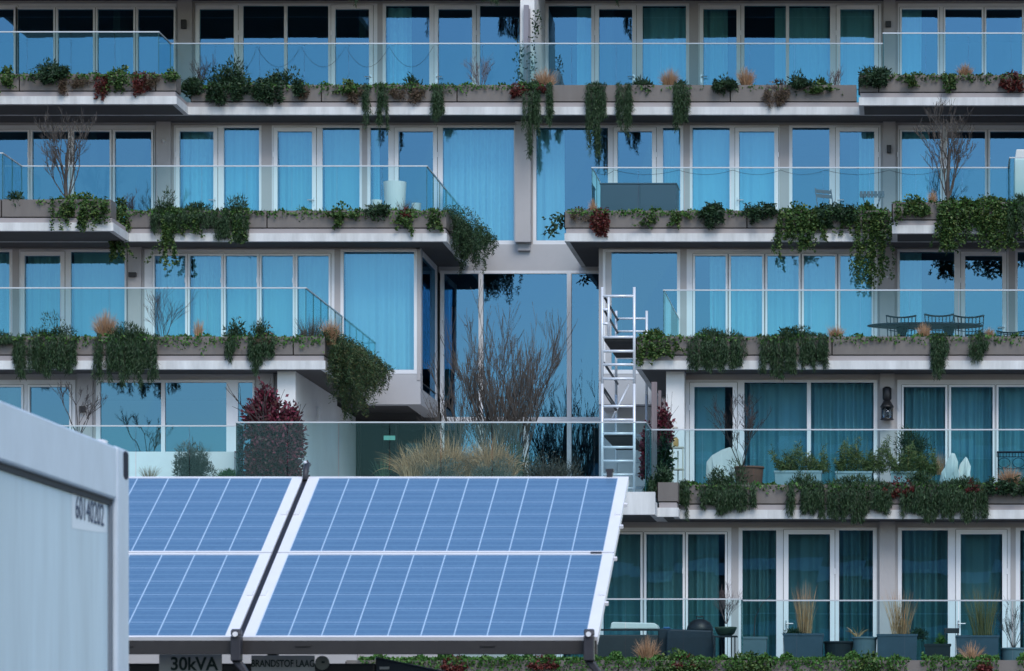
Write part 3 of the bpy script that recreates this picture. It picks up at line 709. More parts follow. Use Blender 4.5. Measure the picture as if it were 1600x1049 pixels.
wall_light(1387, 433, D3, 'small round white sensor on the pier left of the oval table', 'round')
# lantern
Y = D4 - .26; x = X(1386, Y)
ln = thing('lantern', 'black carriage lantern with clear panes hanging on the fourth storey pier', 'lantern', (x, Y, Z(635, Y)))
s = Y / F
MB().lathe([(.004, 0), (.012, .03), (.045, .05), (.075, .09), (.085, .11), (.085, .30), (.05, .33)], (x, Y, Z(632, Y)), 16).build('hood', M_black, ln, smooth=True)
MB().lathe([(.125, 0), (.13, .015), (.12, .03), (.06, .13), (.05, .13)], (x, Y, Z(637, Y)), 16).build('shade', M_black, ln, smooth=True)
cg = MB()
for k in range(6):
    an = k * math.pi / 3 + .26; cg.tube([(x + .105 * math.cos(an), Y + .105 * math.sin(an), Z(655, Y)), (x + .115 * math.cos(an), Y + .115 * math.sin(an), Z(637, Y))], .007, 5)
cg.lathe([(.12, 0), (.13, .01), (.12, .028)], (x, Y, Z(656.5, Y)), 16)
cg.build('cage', M_black, ln)
MB().lathe([(.095, 0), (.1, .2)], (x, Y, Z(655, Y)), 16).build('pane', glass_mat('lantern_glass', (.85, .9, .92), (.5, .6, .7), .04), ln, smooth=True)
MB().box(x - .02, x + .02, Y + .1, Y + .139, Z(650, Y), Z(628, Y)).build('arm', M_black, ln)
# light strip and exit sign at the entrance
Yw = 71.2; xw = XE + .02
ws = thing('wall_light', 'slim white double tube wall light on the white end wall by the entrance', 'wall light', (xw, Yw, Z(645, Yw)))
MB().tube([(xw + .06, Yw, Z(657, Yw)), (xw + .06, Yw, Z(637, Yw))], .025, 8).build('tube', M_white, ws)
MB().box(xw - .018, xw + .04, Yw + .2, Yw + .3, Z(656, Yw), Z(634, Yw)).build('back_plate', M_frame, ws)
Y = D2 + 1.2
ex = thing('exit_sign', 'glowing pale green exit sign hanging inside the dark entrance', 'exit sign', (X(608, Y), Y, Z(684, Y)))
MB().box(X(599.5, Y), X(617.5, Y), Y, Y + .05, Z(687.5, Y), Z(681, Y)).build('light_box', mat('exit_glow', (.2, .6, .5), .5, emit=(.45, 1.0, .85, .26)), ex)
MB().tube([(X(608, Y), Y + .02, Z(681, Y)), (X(608, Y), Y + .02, 7.35 + E_)], .008, 6).build('hanger', M_black, ex)

# ------------------------------------------------------------------ furniture and pots on the balconies
FL2, FL3, FL4, FL5 = zbb + .256, zc + .256, zdd + .256, ze + .256
M_pot = mat('white_plastic_pot', (.66, .70, .70), .35)
def pot(name, label, cat, px0, px1, ptop, Y, floor, m, taper=.75, n=28, rim=True, group=None, pedge=None):
    x0, x1 = X(px0, Y), X(px1, Y); r = (x1 - x0) / 2; c = ((x0 + x1) / 2, Y, floor + .002); h = Z(ptop, Y) - c[2]
    t = thing(name, label, cat, c, group)
    MB().lathe([(r * taper, 0), (r * (taper * .4 + .6), h * .55), (r * .985, h - .05), (r, h), (r - .03, h), (r - .05, h - .08)], c, n).build('pot_body', m, t, smooth=False)
    MB().lathe([(r * .9 - .03, h - .085), (r * .3, h - .08)], c, 16).build('soil', M_soil, t)
    if rim: MB().lathe([(r + .001, h - .035), (r + .014, h - .03), (r + .014, h + .004), (r - .02, h + .006)], c, n).build('rim', m, t, smooth=True)
    return t
pot('tall_planter', 'tall round white planter on the second balcony behind glass', 'planter', 599, 635, 285, 74.4, FL2, M_pot, .66, rim=False)
pot('flower_pot', 'low white pot left of the tall round white planter', 'flower pot', 580, 597, 313, 74.3, FL2, M_pot, .8, rim=False)
pot('flower_pot', 'low white pot right of the tall round white planter', 'flower pot', 643, 658, 318, 74.3, FL2, M_pot, .8, rim=False)
def trough(name, label, px0, px1, ptop, Y, floor, m, dep=.35, taper=.93, group=None):
    x0, x1 = X(px0, Y), X(px1, Y); h = Z(ptop, Y) - floor; c = (x0 + x1) / 2, Y, floor + .002
    t = thing(name, label, 'planter', c, group)
    hw, hd = (x1 - x0) / 2, dep / 2; v = []
    for k, z in ((taper, 0), (1, h)):
        v += [(c[0] + a * hw * k, Y + b * hd * k, floor + .002 + z) for a, b in ((-1, -1), (1, -1), (1, 1), (-1, 1))]
    b = MB().add(v, [(3, 2, 1, 0), (0, 1, 5, 4), (1, 2, 6, 5), (2, 3, 7, 6), (3, 0, 4, 7)])
    b.add([(c[0] + a * (hw - .03), Y + bb * (hd - .03), floor + z) for z in (h - .06, h + .002) for a, bb in ((-1, -1), (1, -1), (1, 1), (-1, 1))], [(0, 1, 2, 3), (0, 4, 5, 1), (1, 5, 6, 2), (2, 6, 7, 3), (3, 7, 4, 0)])
    b.build('trough_body', m, t)
    r = MB()
    for (xa, xb, ya, yb_) in ((-hw - .012, hw + .012, -hd - .012, -hd + .02), (-hw - .012, hw + .012, hd - .02, hd + .012), (-hw - .012, -hw + .02, -hd + .02, hd - .02), (hw - .02, hw + .012, -hd + .02, hd - .02)):
        r.box(c[0] + xa, c[0] + xb, Y + ya, Y + yb_, floor + h - .035, floor + h + .004)
    r.build('rim', m, t)
    MB().box(c[0] - hw + .035, c[0] + hw - .035, Y - hd + .035, Y + hd - .035, floor + h - .06, floor + h - .03).build('soil', M_soil, t)
    return t
M_zinc = mat('zinc_trough', (.33, .42, .46), .4, noise=.1, scale=3)
M_bluegrey = mat('blue_grey_fibre', (.075, .11, .15), .55, noise=.15, scale=3)
M_grey = mat('grey_fibre', (.17, .22, .25), .55, noise=.12, scale=3)
M_dark = mat('charcoal_fibre', (.025, .03, .036), .6, noise=.2, scale=3)
Yp = 67.3
trough('zinc_trough', 'pale zinc trough with bamboo, first one right of the terracotta pot', 1211, 1284, 737, Yp, FL4, M_zinc)
trough('zinc_trough', 'pale zinc trough with bamboo, below the wide curtained window', 1306, 1362, 738, Yp, FL4, M_zinc)
trough('zinc_trough', 'pale zinc trough with bamboo under the black lantern', 1392, 1432, 738, Yp, FL4, M_zinc)
Y5 = 64.6
trough('fibre_trough', 'large blue grey trough with tall straw plumes in front of the door', 1225, 1286, 991, Y5, FL5, M_bluegrey, .5)
trough('fibre_trough', 'large blue grey trough with straw grass in front of the pier', 1371, 1433, 992, Y5, FL5, M_bluegrey, .5)
trough('fibre_trough', 'large blue grey trough with green reeds at the right door', 1494, 1560, 994, Y5, FL5, M_bluegrey, .5)
trough('fibre_trough', 'low grey trough at the guard corner with one thin stem', 1160, 1198, 996, Y5, FL5, M_grey, .4)
pot('bowl_planter', 'wide black bowl planter between the two blue grey troughs', 'bowl', 1288, 1333, 1003, Y5, FL5, M_dark, .8)
pot('round_pot', 'round grey pot with thin leaves next to the black bowl', 'flower pot', 1332, 1370, 996, Y5 - .05, FL5, M_grey, .78)
pot('wicker_pot', 'dark round pot with dead twigs at the right photo edge', 'flower pot', 1565, 1604, 1013, Y5, FL5, M_grey, .9)
trough('seed_tray', 'flat black seed tray on the lowest balcony', 1445, 1485, 1007, Y5, FL5, M_dark, .4)
M_terra = mat('terracotta', (.20, .095, .07), .8, noise=.2, scale=5)
pot('terracotta_pot', 'brown terracotta pot with a bare shrub by the white covered chair', 'flower pot', 1148, 1193, 730, 67.2, FL4, M_terra, .72)
# storage box on the second balcony
Y = 74.3; x0, x1 = X(938, Y), X(1057, Y); zb_ = Z(286, Y)
bx = thing('storage_box', 'big dark grey storage box with two doors behind the balcony glass', 'storage box', ((x0 + x1) / 2, Y, FL2))
M_box = mat('slate_plastic', (.04, .065, .10), .5, noise=.1, scale=3)
MB().box(x0, x1, Y, Y + .8, FL2 + .004, zb_ - .03).build('body', M_box, bx, bevel=.01)
xm = X(1000, Y)
for a, b in ((x0 + .01, xm - .006), (xm + .006, x1 - .01)): MB().box(a, b, Y - .014, Y - .001, FL2 + .03, zb_ - .04).build('door', M_box, bx, bevel=.004)
MB().box(x0 - .015, x1 + .015, Y - .02, Y + .82, zb_ - .028, zb_).build('lid', M_box, bx, bevel=.008)
# folding chairs
M_slat = mat('grey_blue_slat', (.10, .13, .17), .5)
def folding_chair(px, py, Y, floor, label, rz, wdt=.42):
    x = X(px, Y); t = thing('folding_chair', label, 'chair', (x, Y, floor + .002)); z0 = floor + .002; zt_ = Z(py, Y)
    ca, sa_ = math.cos(rz), math.sin(rz)
    def P(a, b, z): return (x + a * ca - b * sa_, Y + a * sa_ + b * ca, z)
    for s_ in (-1, 1):
        MB().tube([P(s_ * wdt / 2, -.22, z0), P(s_ * wdt / 2, .02, z0 + .45), P(s_ * wdt / 2, .2, zt_)], .012, 6).build('leg', M_slat, t)
        MB().tube([P(s_ * wdt / 2 * .9, .25, z0), P(s_ * wdt / 2 * .9, -.18, z0 + .44)], .012, 6).build('leg', M_slat, t)
    for k in range(2):
        zz = zt_ - .06 - .1 * k; b = MB(); yy = .2 - .04 * k
        v = [P(a, yy + c, zz + d) for d in (-.035, .035) for c in (-.01, .01) for a in (-wdt / 2, wdt / 2)]
        b.add(v, [(0,2,3,1),(4,5,7,6),(0,1,5,4),(1,3,7,5),(3,2,6,7),(2,0,4,6)]); b.build('back_slat', M_slat, t)
    st_ = MB()
    for k in range(5):
        v = [P(a, -.2 + k * .085 + c, z0 + .44 + d) for d in (0, .018) for c in (0, .07) for a in (-wdt / 2, wdt / 2)]
        st_.add(v, [(0,2,3,1),(4,5,7,6),(0,1,5,4),(1,3,7,5),(3,2,6,7),(2,0,4,6)])
    st_.tube([P(-wdt/2, .14, z0+.435), P(-wdt/2, -.2, z0+.435)], .008, 5).tube([P(wdt/2, .14, z0+.435), P(wdt/2, -.2, z0+.435)], .008, 5)
    st_.build('seat', M_slat, t)
folding_chair(1293, 293, 74.6, FL2, 'grey slatted folding chair standing alone right of the storage box', .5, .36)
Y = 74.4; t = thing('folding_table', 'small grey slatted folding table beside the grey folding chair', 'table', (X(1362, Y), Y, FL2))
for k in range(7):
    xx = X(1343.5 + k * 5.6, Y); MB().box(xx, xx + .058, Y - .02, Y + .0, Z(309, Y), Z(299, Y)).build('slat', M_slat, t, bevel=.004)
MB().box(X(1343, Y), X(1382, Y), Y, Y + .03, Z(306, Y), Z(303, Y)).build('batten', M_slat, t)
for s_ in (-1, 1): MB().tube([(X(1362 + 14 * s_, Y), Y + .015, Z(306, Y)), (X(1362 - 6 * s_, Y), Y + .02 + .012 * s_, FL2 + .005)], .012, 6).build('leg', M_slat, t)
# covered parasol / white things at the right edge of the second balcony
Y = 72.75; wc = thing('covered_appliance', 'white covered box with a narrower top at the right photo edge', 'covered box', (X(1592, Y), Y, FL2))
MB().box(X(1585, Y), X(1640, Y), Y, Y + .5, FL2 + .004, Z(247, Y)).build('lower_body', M_pot, wc, bevel=.03)
MB().prism([(X(1586, Y), Z(246.5, Y)), (X(1588, Y), Z(233, Y)), (X(1630, Y), Z(233, Y)), (X(1632, Y), Z(246.5, Y))], 'y', Y + .03, Y + .45).build('upper_cover', M_pot, wc, bevel=.02)
# dining set on the third balcony
M_wire = mat('dark_wire', (.008, .014, .026), .6, spec=.2)
Y = 70.8; cx = X(1446, Y); zt_ = Z(508, Y)
tb = thing('oval_table', 'long dark oval table on the third balcony behind glass', 'table', (cx, Y, FL3))
MB().lathe([(.9, 0), (1.0, .012), (1.0, .03), (.97, .04)], (cx, Y, zt_ - .04), 40, 1.12, .48).build('table_top', mat('dark_table', (.012, .018, .03), .65, spec=.1), tb, smooth=False)
for s_ in (-1, 1): MB().lathe([(.22, 0), (.2, .03), (.05, .08), (.04, .5), (.12, zt_ - FL3 - .05)], (cx + s_ * .45, Y, FL3 + .004), 16).build('leg', M_wire, tb, smooth=True)
def wire_chair(px0, px1, ptop, pbot, Y, floor, label, group='wire chairs around the oval table', n=9):
    x0, x1 = X(px0, Y), X(px1, Y); w_ = x1 - x0; xc = (x0 + x1) / 2; z1_, z0_ = Z(ptop, Y), floor + .45
    t = thing('wire_chair', label, 'chair', (xc, Y, floor), group)
    b = MB()
    def bp(u, v):  # back basket: u -1..1, v 0..1
        return (xc + u * w_ / 2 * (.84 + .16 * v), Y + .30 * abs(u) ** 2.2 * -1 + .28 + .06 * v, z0_ + (z1_ - z0_) * v)
    for k in range(n): b.tube([bp(-1 + 2 * k / (n - 1), v) for v in (0, .33, .66, 1)], .010, 5)
    for v in (.0, .2, .4, .6, .8): b.tube([bp(-1 + i / 6, v) for i in range(13)], .009, 5)
    b.build('backrest', M_wire, t)
    MB().tube([bp(-1 + i / 6, 1) for i in range(13)], .018, 6).build('top_rail', M_wire, t)
    s_ = MB()
    for k in range(9):
        u = -1 + k / 4; s_.tube([(xc + u * w_ * .42, Y - .25, z0_ + .01), (xc + u * w_ * .42, Y + .28 - .3 * abs(u) ** 2.2, z0_)], .006, 5)
    for k in range(6):
        yy = -.25 + k * .1; s_.tube([(xc - w_ * .42, Y + yy * .9, z0_ + .008), (xc + w_ * .42, Y + yy * .9, z0_ + .008)], .006, 5)
    s_.build('seat', M_wire, t)
    for a in (-1, 1):
        for c in (-.22, .2): MB().tube([(xc + a * w_ * .36, Y + c, z0_), (xc + a * w_ * .42, Y + c * 1.2, floor + .004)], .011, 6).build('leg', M_wire, t)
    return t
wire_chair(1385, 1431, 493, 505, 71.9, FL3, 'dark wire chair at the oval table, the one nearest the pier')
wire_chair(1445, 1490, 491, 505, 71.9, FL3, 'dark wire chair at the oval table between the other two')
wire_chair(1491, 1537, 493, 505, 71.9, FL3, 'dark wire chair at the oval table, next to the glass door')
wire_chair(1558, 1602, 517, 527, 70.2, FL3, 'low dark wire chair at the right photo edge on the third balcony', None)
# wire bench on the fourth balcony
Y = 67.6
wb_ = thing('wire_bench', 'black wire bench at the right photo edge on the fourth balcony', 'bench', (X(1590, Y), Y, FL4))
b = MB(); x0, x1 = X(1558, Y), X(1625, Y); zt_ = Z(706, Y)
for k in range(15): b.tube([(x0 + (x1 - x0) * k / 14, Y + .1, zt_), (x0 + (x1 - x0) * k / 14, Y + .06, zt_ - .09)], .006, 5)
for k in range(3):
    c = x0 + (x1 - x0) * (k + .5) / 3
    b.tube([(c + .11 * math.cos(q * .5236), Y + .05, zt_ - .2 + .09 * math.sin(q * .5236)) for q in range(13)], .006, 5)
for dz_ in (.09, .31): b.tube([(x0, Y + .06, zt_ - dz_), (x1, Y + .06, zt_ - dz_)], .007, 5)
b.build('backrest', M_wire, wb_)
MB().tube([(x0, Y + .1, zt_), (x1, Y + .1, zt_)], .02, 6).build('top_rail', M_wire, wb_)
s_ = MB()
for k in range(8): s_.box(x0, x1, Y - .4 + k * .06, Y - .36 + k * .06, FL4 + .44, FL4 + .455)
s_.box(x0, x0 + .03, Y - .4, Y + .06, FL4 + .425, FL4 + .44).box(x1 - .03, x1, Y - .4, Y + .06, FL4 + .425, FL4 + .44)
s_.build('seat', M_wire, wb_)
for xx in (x0 + .02, x1 - .02):
    for yy in (-.38, .06): MB().tube([(xx, Y + yy, FL4 + .004), (xx, Y + yy, zt_ if yy > 0 else FL4 + .44)], .013, 6).build('leg', M_wire, wb_)
# white covered chair, pointed white covers
M_sheet = mat('white_sheet', (.62, .66, .64), .7, noise=.1, scale=3, bump=.4, bscale=5)
def blob(name, label, cat, pts, Y0, Y1, m, loc, floor):
    """angular draped cover: front outline pts (px), pulled in at the rear"""
    f0 = [(X(p, Y0), Y0, max(Z(q, Y0), floor + .003)) for p, q in pts]
    cx_ = sum(p[0] for p in f0) / len(f0); cz_ = sum(p[2] for p in f0) / len(f0)
    mid = [(cx_ + (p[0] - cx_) * 1.0, (Y0 + Y1) / 2 + U(-.04, .04), p[2] + (.02 if p[2] > floor + .05 else 0)) for p in f0]
    bk = [(cx_ + (p[0] - cx_) * .8, Y1, floor + .003 + (p[2] - floor) * .85) for p in f0]
    fr = [(cx_ + (p[0] - cx_) * U(.5, .8), Y0 - .12 + U(-.05, .05), floor + .003 + (p[2] - floor - .003) * U(.55, .8)) for p in f0]
    n = len(f0); mb = MB(); vs = fr + f0 + mid + bk; fs = []
    for L_ in range(3):
        for i in range(n): j = (i + 1) % n; fs.append((L_*n+i, L_*n+j, (L_+1)*n+j, (L_+1)*n+i))
    fs += [tuple(range(n))[::-1], tuple(3 * n + i for i in range(n))]
    mb.add(vs, fs); o = mb.build(name, m, None, (cx_, Y0, floor))
    tag(o, label, cat); return o
blob('covered_chair', 'armchair under a white dust sheet beside the terracotta pot', 'covered chair', [(1103,745),(1104,722),(1112,712),(1128,703),(1140,699),(1152,702),(1160,714),(1162,745)], 67.6, 68.3, M_sheet, None, FL4)
blob('pointed_cover', 'tall pointed white cover on the fourth balcony, nearer the bamboo', 'cover', [(1468,752),(1471,738),(1476,731),(1480,720),(1487,708),(1492,709),(1497,722),(1497,733),(1501,742),(1501,752)], 67.0, 67.5, M_sheet, None, FL4)
blob('pointed_cover', 'smaller pointed white cover, nearer the black wire bench', 'cover', [(1497,752),(1497,736),(1500,726),(1509,714),(1512,717),(1517,729),(1516,740),(1518,752)], 67.2, 67.6, M_sheet, None, FL4)
blob('grey_cover', 'grey draped cover beside the straw grass at the partition of the top terrace', 'cover', [(858,136),(860,118),(866,110),(873,111),(877,118),(878,125),(882,136)], 76.7, 77.2, mat('grey_drape', (.09, .11, .15), .8, bump=.4, bscale=5), None, za + .256)
# plant stand with a lantern jar
Y = 67.4; x0, x1 = X(1042, Y), X(1068, Y)
ps = thing('plant_stand', 'slim cream metal plant stand against the white end wall', 'plant stand', ((x0 + x1) / 2, Y, FL4))
M_cream = mat('cream_metal', (.62, .60, .52), .5)
for px_, top in ((1042, 653), (1051, 668), (1058, 703), (1067, 700)): MB().tube([(X(px_, Y), Y + (.25 if px_ in (1042, 1058) else 0), FL4 + .004), (X(px_, Y), Y + (.25 if px_ in (1042, 1058) else 0), Z(top, Y))], .014, 6).build('leg', M_cream, ps)
for pz in (733, 699): MB().box(x0, x1, Y - .02, Y + .27, Z(pz, Y) - .01, Z(pz, Y) + .01).build('shelf', M_cream, ps)
MB().box(x0 - .02, X(1058, Y), Y + .1, Y + .27, Z(667, Y) - .01, Z(667, Y) + .01).build('shelf', M_cream, ps)
MB().tube([(X(1044 + 6 * (1 - math.cos(q * .5236)) , Y), Y + .26, Z(660 - 5 * math.sin(q * .5236), Y)) for q in range(7)], .009, 5).build('scroll', M_cream, ps)
jr = thing('candle_jar', 'amber candle jar on the cream plant stand', 'candle jar', (X(1052.5, Y), Y + .12, Z(699, Y) + .012))
MB().lathe([(.075, 0), (.085, .03), (.085, .14), (.06, .17), (.055, .172)], (X(1052.5, Y), Y + .12, Z(699, Y) + .012), 18).build('jar_body', mat('amber_wax', (.42, .26, .10), .4), jr, smooth=True)
MB().lathe([(.062, 0), (.062, .015), (.02, .02)], (X(1052.5, Y), Y + .12, Z(699, Y) + .185), 18).build('lid', M_cream, jr)
cr = thing('wooden_crate', 'small brown wooden crate beside the cream plant stand', 'crate', (X(1074, 67.6), 67.6, FL4))
M_wood = mat('weathered_wood', (.13, .085, .065), .8, noise=.3, scale=3, stretch=(1, 1, 8))
Y = 67.6
for k in range(3): MB().box(X(1068, Y), X(1080, Y), Y, Y + .02, FL4 + .02 + k * .13, FL4 + .13 + k * .13).build('slat', M_wood, cr)
MB().box(X(1068, Y), X(1080, Y), Y + .02, Y + .3, FL4 + .004, FL4 + .41).build('body', M_wood, cr)
# stepped timber screen
Y = 66.6; M_tim = mat('grey_timber', (.21, .175, .185), .85, noise=.25, scale=2, stretch=(6, 6, .5))
sn = thing('timber_screen', 'grey timber screen of three stepped planks beside the white end wall', 'screen', (X(1025, Y), Y, FL4))
for (a, b, tp_, yy) in ((1018, 1026.5, 597, 0), (1027, 1031.5, 608, .25), (1032, 1036.5, 619, .5)):
    MB().box(X(a, Y), X(b, Y), Y + yy, Y + yy + .04, FL4 + .003, Z(tp_, Y)).build('plank', M_tim, sn)
# lowest balcony: bench, covered grill, bowl on a stand, chair back
Y = 64.4
sf = thing('lounge_sofa', 'dark lounge sofa with a white cushion beside the solar array edge', 'sofa', (X(985, Y), Y, FL5))
MB().box(X(925, Y), X(1028, Y), Y, Y + .75, FL5 + .004, Z(992, Y)).build('base', M_dark, sf, bevel=.02)
MB().box(X(930, Y), X(1030, Y), Y - .03, Y + .0, Z(986, Y), Z(983, Y)).build('edge_rail', M_black, sf)
MB().prism([(X(953, Y), Z(983, Y)), (X(955, Y), Z(973, Y)), (X(958, Y), Z(972, Y)), (X(1022, Y), Z(973.5, Y)), (X(1026, Y), Z(976, Y)), (X(1028, Y), Z(983, Y))], 'y', Y + .02, Y + .6).build('cushion', M_sheet, sf, bevel=.02)
gr = thing('covered_grill', 'round lidded grill on a cart under a dark blue cover', 'grill', (X(1085, Y), Y, FL5))
M_cov = mat('navy_cover', (.012, .022, .035), .6, noise=.2, scale=4, bump=.5, bscale=6)
MB().prism([(X(1040, Y), FL5 + .01), (X(1041, Y), Z(987, Y)), (X(1046, Y), Z(983, Y)), (X(1112, Y), Z(985, Y)), (X(1115, Y), Z(1010, Y)), (X(1112, Y), FL5 + .01)], 'y', Y, Y + .6).build('cover', M_cov, gr, bevel=.03)
c = (X(1092, Y), Y + .3, Z(985.5, Y)); r = (X(1112, Y) - X(1071, Y)) / 2
MB().lathe([(r, 0), (r * 1.02, .03), (r * .97, .08), (r * .8, .15), (r * .45, .2), (.02, .215)], c, 28).build('grill_lid', M_black, gr, smooth=True)
MB().tube([(c[0] - .06, c[1], c[2] + .2), (c[0] - .06, c[1], c[2] + .255), (c[0] + .06, c[1], c[2] + .255), (c[0] + .06, c[1], c[2] + .2)], .012, 6).build('handle', M_black, gr)
hd_ = thing('cool_box', 'small blue lidded box between the sofa and the grill', 'box', (X(1040, Y + .3), Y + .3, FL5))
MB().box(X(1029, Y + .3), X(1048, Y + .3), Y + .15, Y + .55, FL5 + .004, Z(982, Y)).build('body', M_cov, hd_, bevel=.015)
MB().box(X(1037, Y + .3), X(1047, Y + .3), Y + .2, Y + .5, Z(982, Y) + .001, Z(979, Y)).build('lid', mat('blue_plastic', (.02, .10, .25), .4), hd_, bevel=.01)
Y = 64.3; s_ = thing('side_table', 'low dark metal table carrying the green bowl plant', 'table', (X(1135, Y), Y, FL5))
zt_ = Z(994, Y)
MB().box(X(1115, Y), X(1152, Y), Y - .2, Y + .2, zt_ - .02, zt_).build('table_top', M_dark, s_)
for px_ in (1118, 1127, 1142, 1149): MB().tube([(X(px_, Y), Y + (.17 if px_ in (1127, 1142) else -.17), FL5 + .004), (X(px_, Y), Y + (.17 if px_ in (1127, 1142) else -.17), zt_ - .02)], .012, 6).build('leg', M_dark, s_)
bw = thing('bowl_planter', 'olive green glazed bowl on the low dark metal table', 'bowl', (X(1134, Y), Y, zt_ + .002))
MB().lathe([(.1, 0), (.15, .04), (.19, .12), (.2, .155), (.185, .155), (.16, .1)], (X(1134, Y), Y, zt_ + .002), 24).build('bowl_body', mat('olive_glaze', (.05, .075, .05), .35, noise=.2, scale=5), bw, smooth=True)
MB().lathe([(.165, .11), (.03, .125)], (X(1134, Y), Y, zt_ + .002), 16).build('soil', M_soil, bw)
Y = 65.0; ch = thing('garden_chair', 'dark garden chair behind the flat seed tray', 'chair', (X(1487, Y), Y, FL5))
MB().box(X(1475, Y), X(1499, Y), Y + .2, Y + .24, Z(989, Y), Z(981, Y)).build('backrest', M_dark, ch, bevel=.008)
MB().box(X(1476, Y), X(1498, Y), Y - .2, Y + .2, FL5 + .38, FL5 + .42).build('seat', M_dark, ch, bevel=.008)
for px_ in (1477, 1497):
    for yy in (-.18, .2): MB().tube([(X(px_, Y), Y + yy, FL5 + .004), (X(px_, Y), Y + yy, Z(981, Y) - .01 if yy > 0 else FL5 + .38)], .014, 6).build('leg', M_dark, ch)
# string lights along the guards
def cable(name, pts, label, m, cat):
    o = MB().tube(pts, .0035, 4).build(name, m, None, pts[0]); return tag(o, label, cat)
def swags(px_pts, py, sag, Y):
    out = []
    for a, b in zip(px_pts[:-1], px_pts[1:]):
        for k in range(10): u = k / 10; out.append((X(a + (b - a) * u, Y), Y, Z(py + sag * 4 * u * (1 - u), Y)))
    out.append((X(px_pts[-1], Y), Y, Z(py, Y))); return out
cable('light_string', swags([365, 401, 470, 540, 608, 677], 73, 32, ra - .05), 'dark light string swagged along the top balcony guard', M_black, 'light string')
cable('light_string', swags([926, 960, 1060, 1145, 1220, 1290, 1390, 1470], 266, 7, rb - .05), 'light string looped along the guard of the second balcony', M_black, 'light string')

# ------------------------------------------------------------------ plants
L_rose = leaf_mat('rosemary_leaf', [(.009, .026, .011), (.017, .046, .018), (.03, .072, .027), (.06, .10, .05)])
L_ivy = leaf_mat('ivy_leaf', [(.018, .045, .012), (.03, .075, .018), (.055, .115, .03), (.11, .15, .04)])
L_bright = leaf_mat('groundcover_leaf', [(.02, .06, .012), (.035, .11, .018), (.06, .17, .03), (.10, .16, .04)])
L_bush = leaf_mat('laurel_leaf', [(.010, .028, .014), (.02, .05, .022), (.032, .07, .03)])
L_red = leaf_mat('red_leaf', [(.035, .010, .010), (.075, .014, .014), (.13, .022, .02), (.05, .035, .015)])
L_maroon = leaf_mat('maroon_leaf', [(.03, .014, .018), (.085, .016, .03), (.19, .028, .055), (.045, .03, .02)])
L_brown = leaf_mat('dry_leaf', [(.05, .032, .022), (.10, .065, .045), (.15, .11, .075), (.05, .05, .02)])
L_tan = leaf_mat('straw_blade', [(.28, .15, .08), (.42, .25, .145), (.55, .37, .23), (.20, .11, .06)])
L_straw = leaf_mat('pale_straw_blade', [(.27, .145, .062), (.45, .26, .12), (.60, .39, .22), (.18, .10, .05)])
L_bamboo = leaf_mat('bamboo_leaf', [(.03, .055, .018), (.065, .105, .03), (.13, .165, .05), (.2, .2, .08)])
L_lav = leaf_mat('lavender_leaf', [(.04, .042, .034), (.075, .075, .062), (.13, .13, .115), (.05, .055, .038)])
L_yucca = leaf_mat('yucca_blade', [(.02, .05, .025), (.04, .085, .045), (.07, .12, .06)])
L_twig = mat('bark_twig', (.05, .042, .042), .85, noise=.3, scale=12)
L_birch = mat('birch_bark', (.085, .075, .068), .85, noise=.5, scale=9, stretch=(1, 1, .5))
L_mauve = mat('heather_twig', (.13, .10, .10), .85, noise=.3, scale=12)

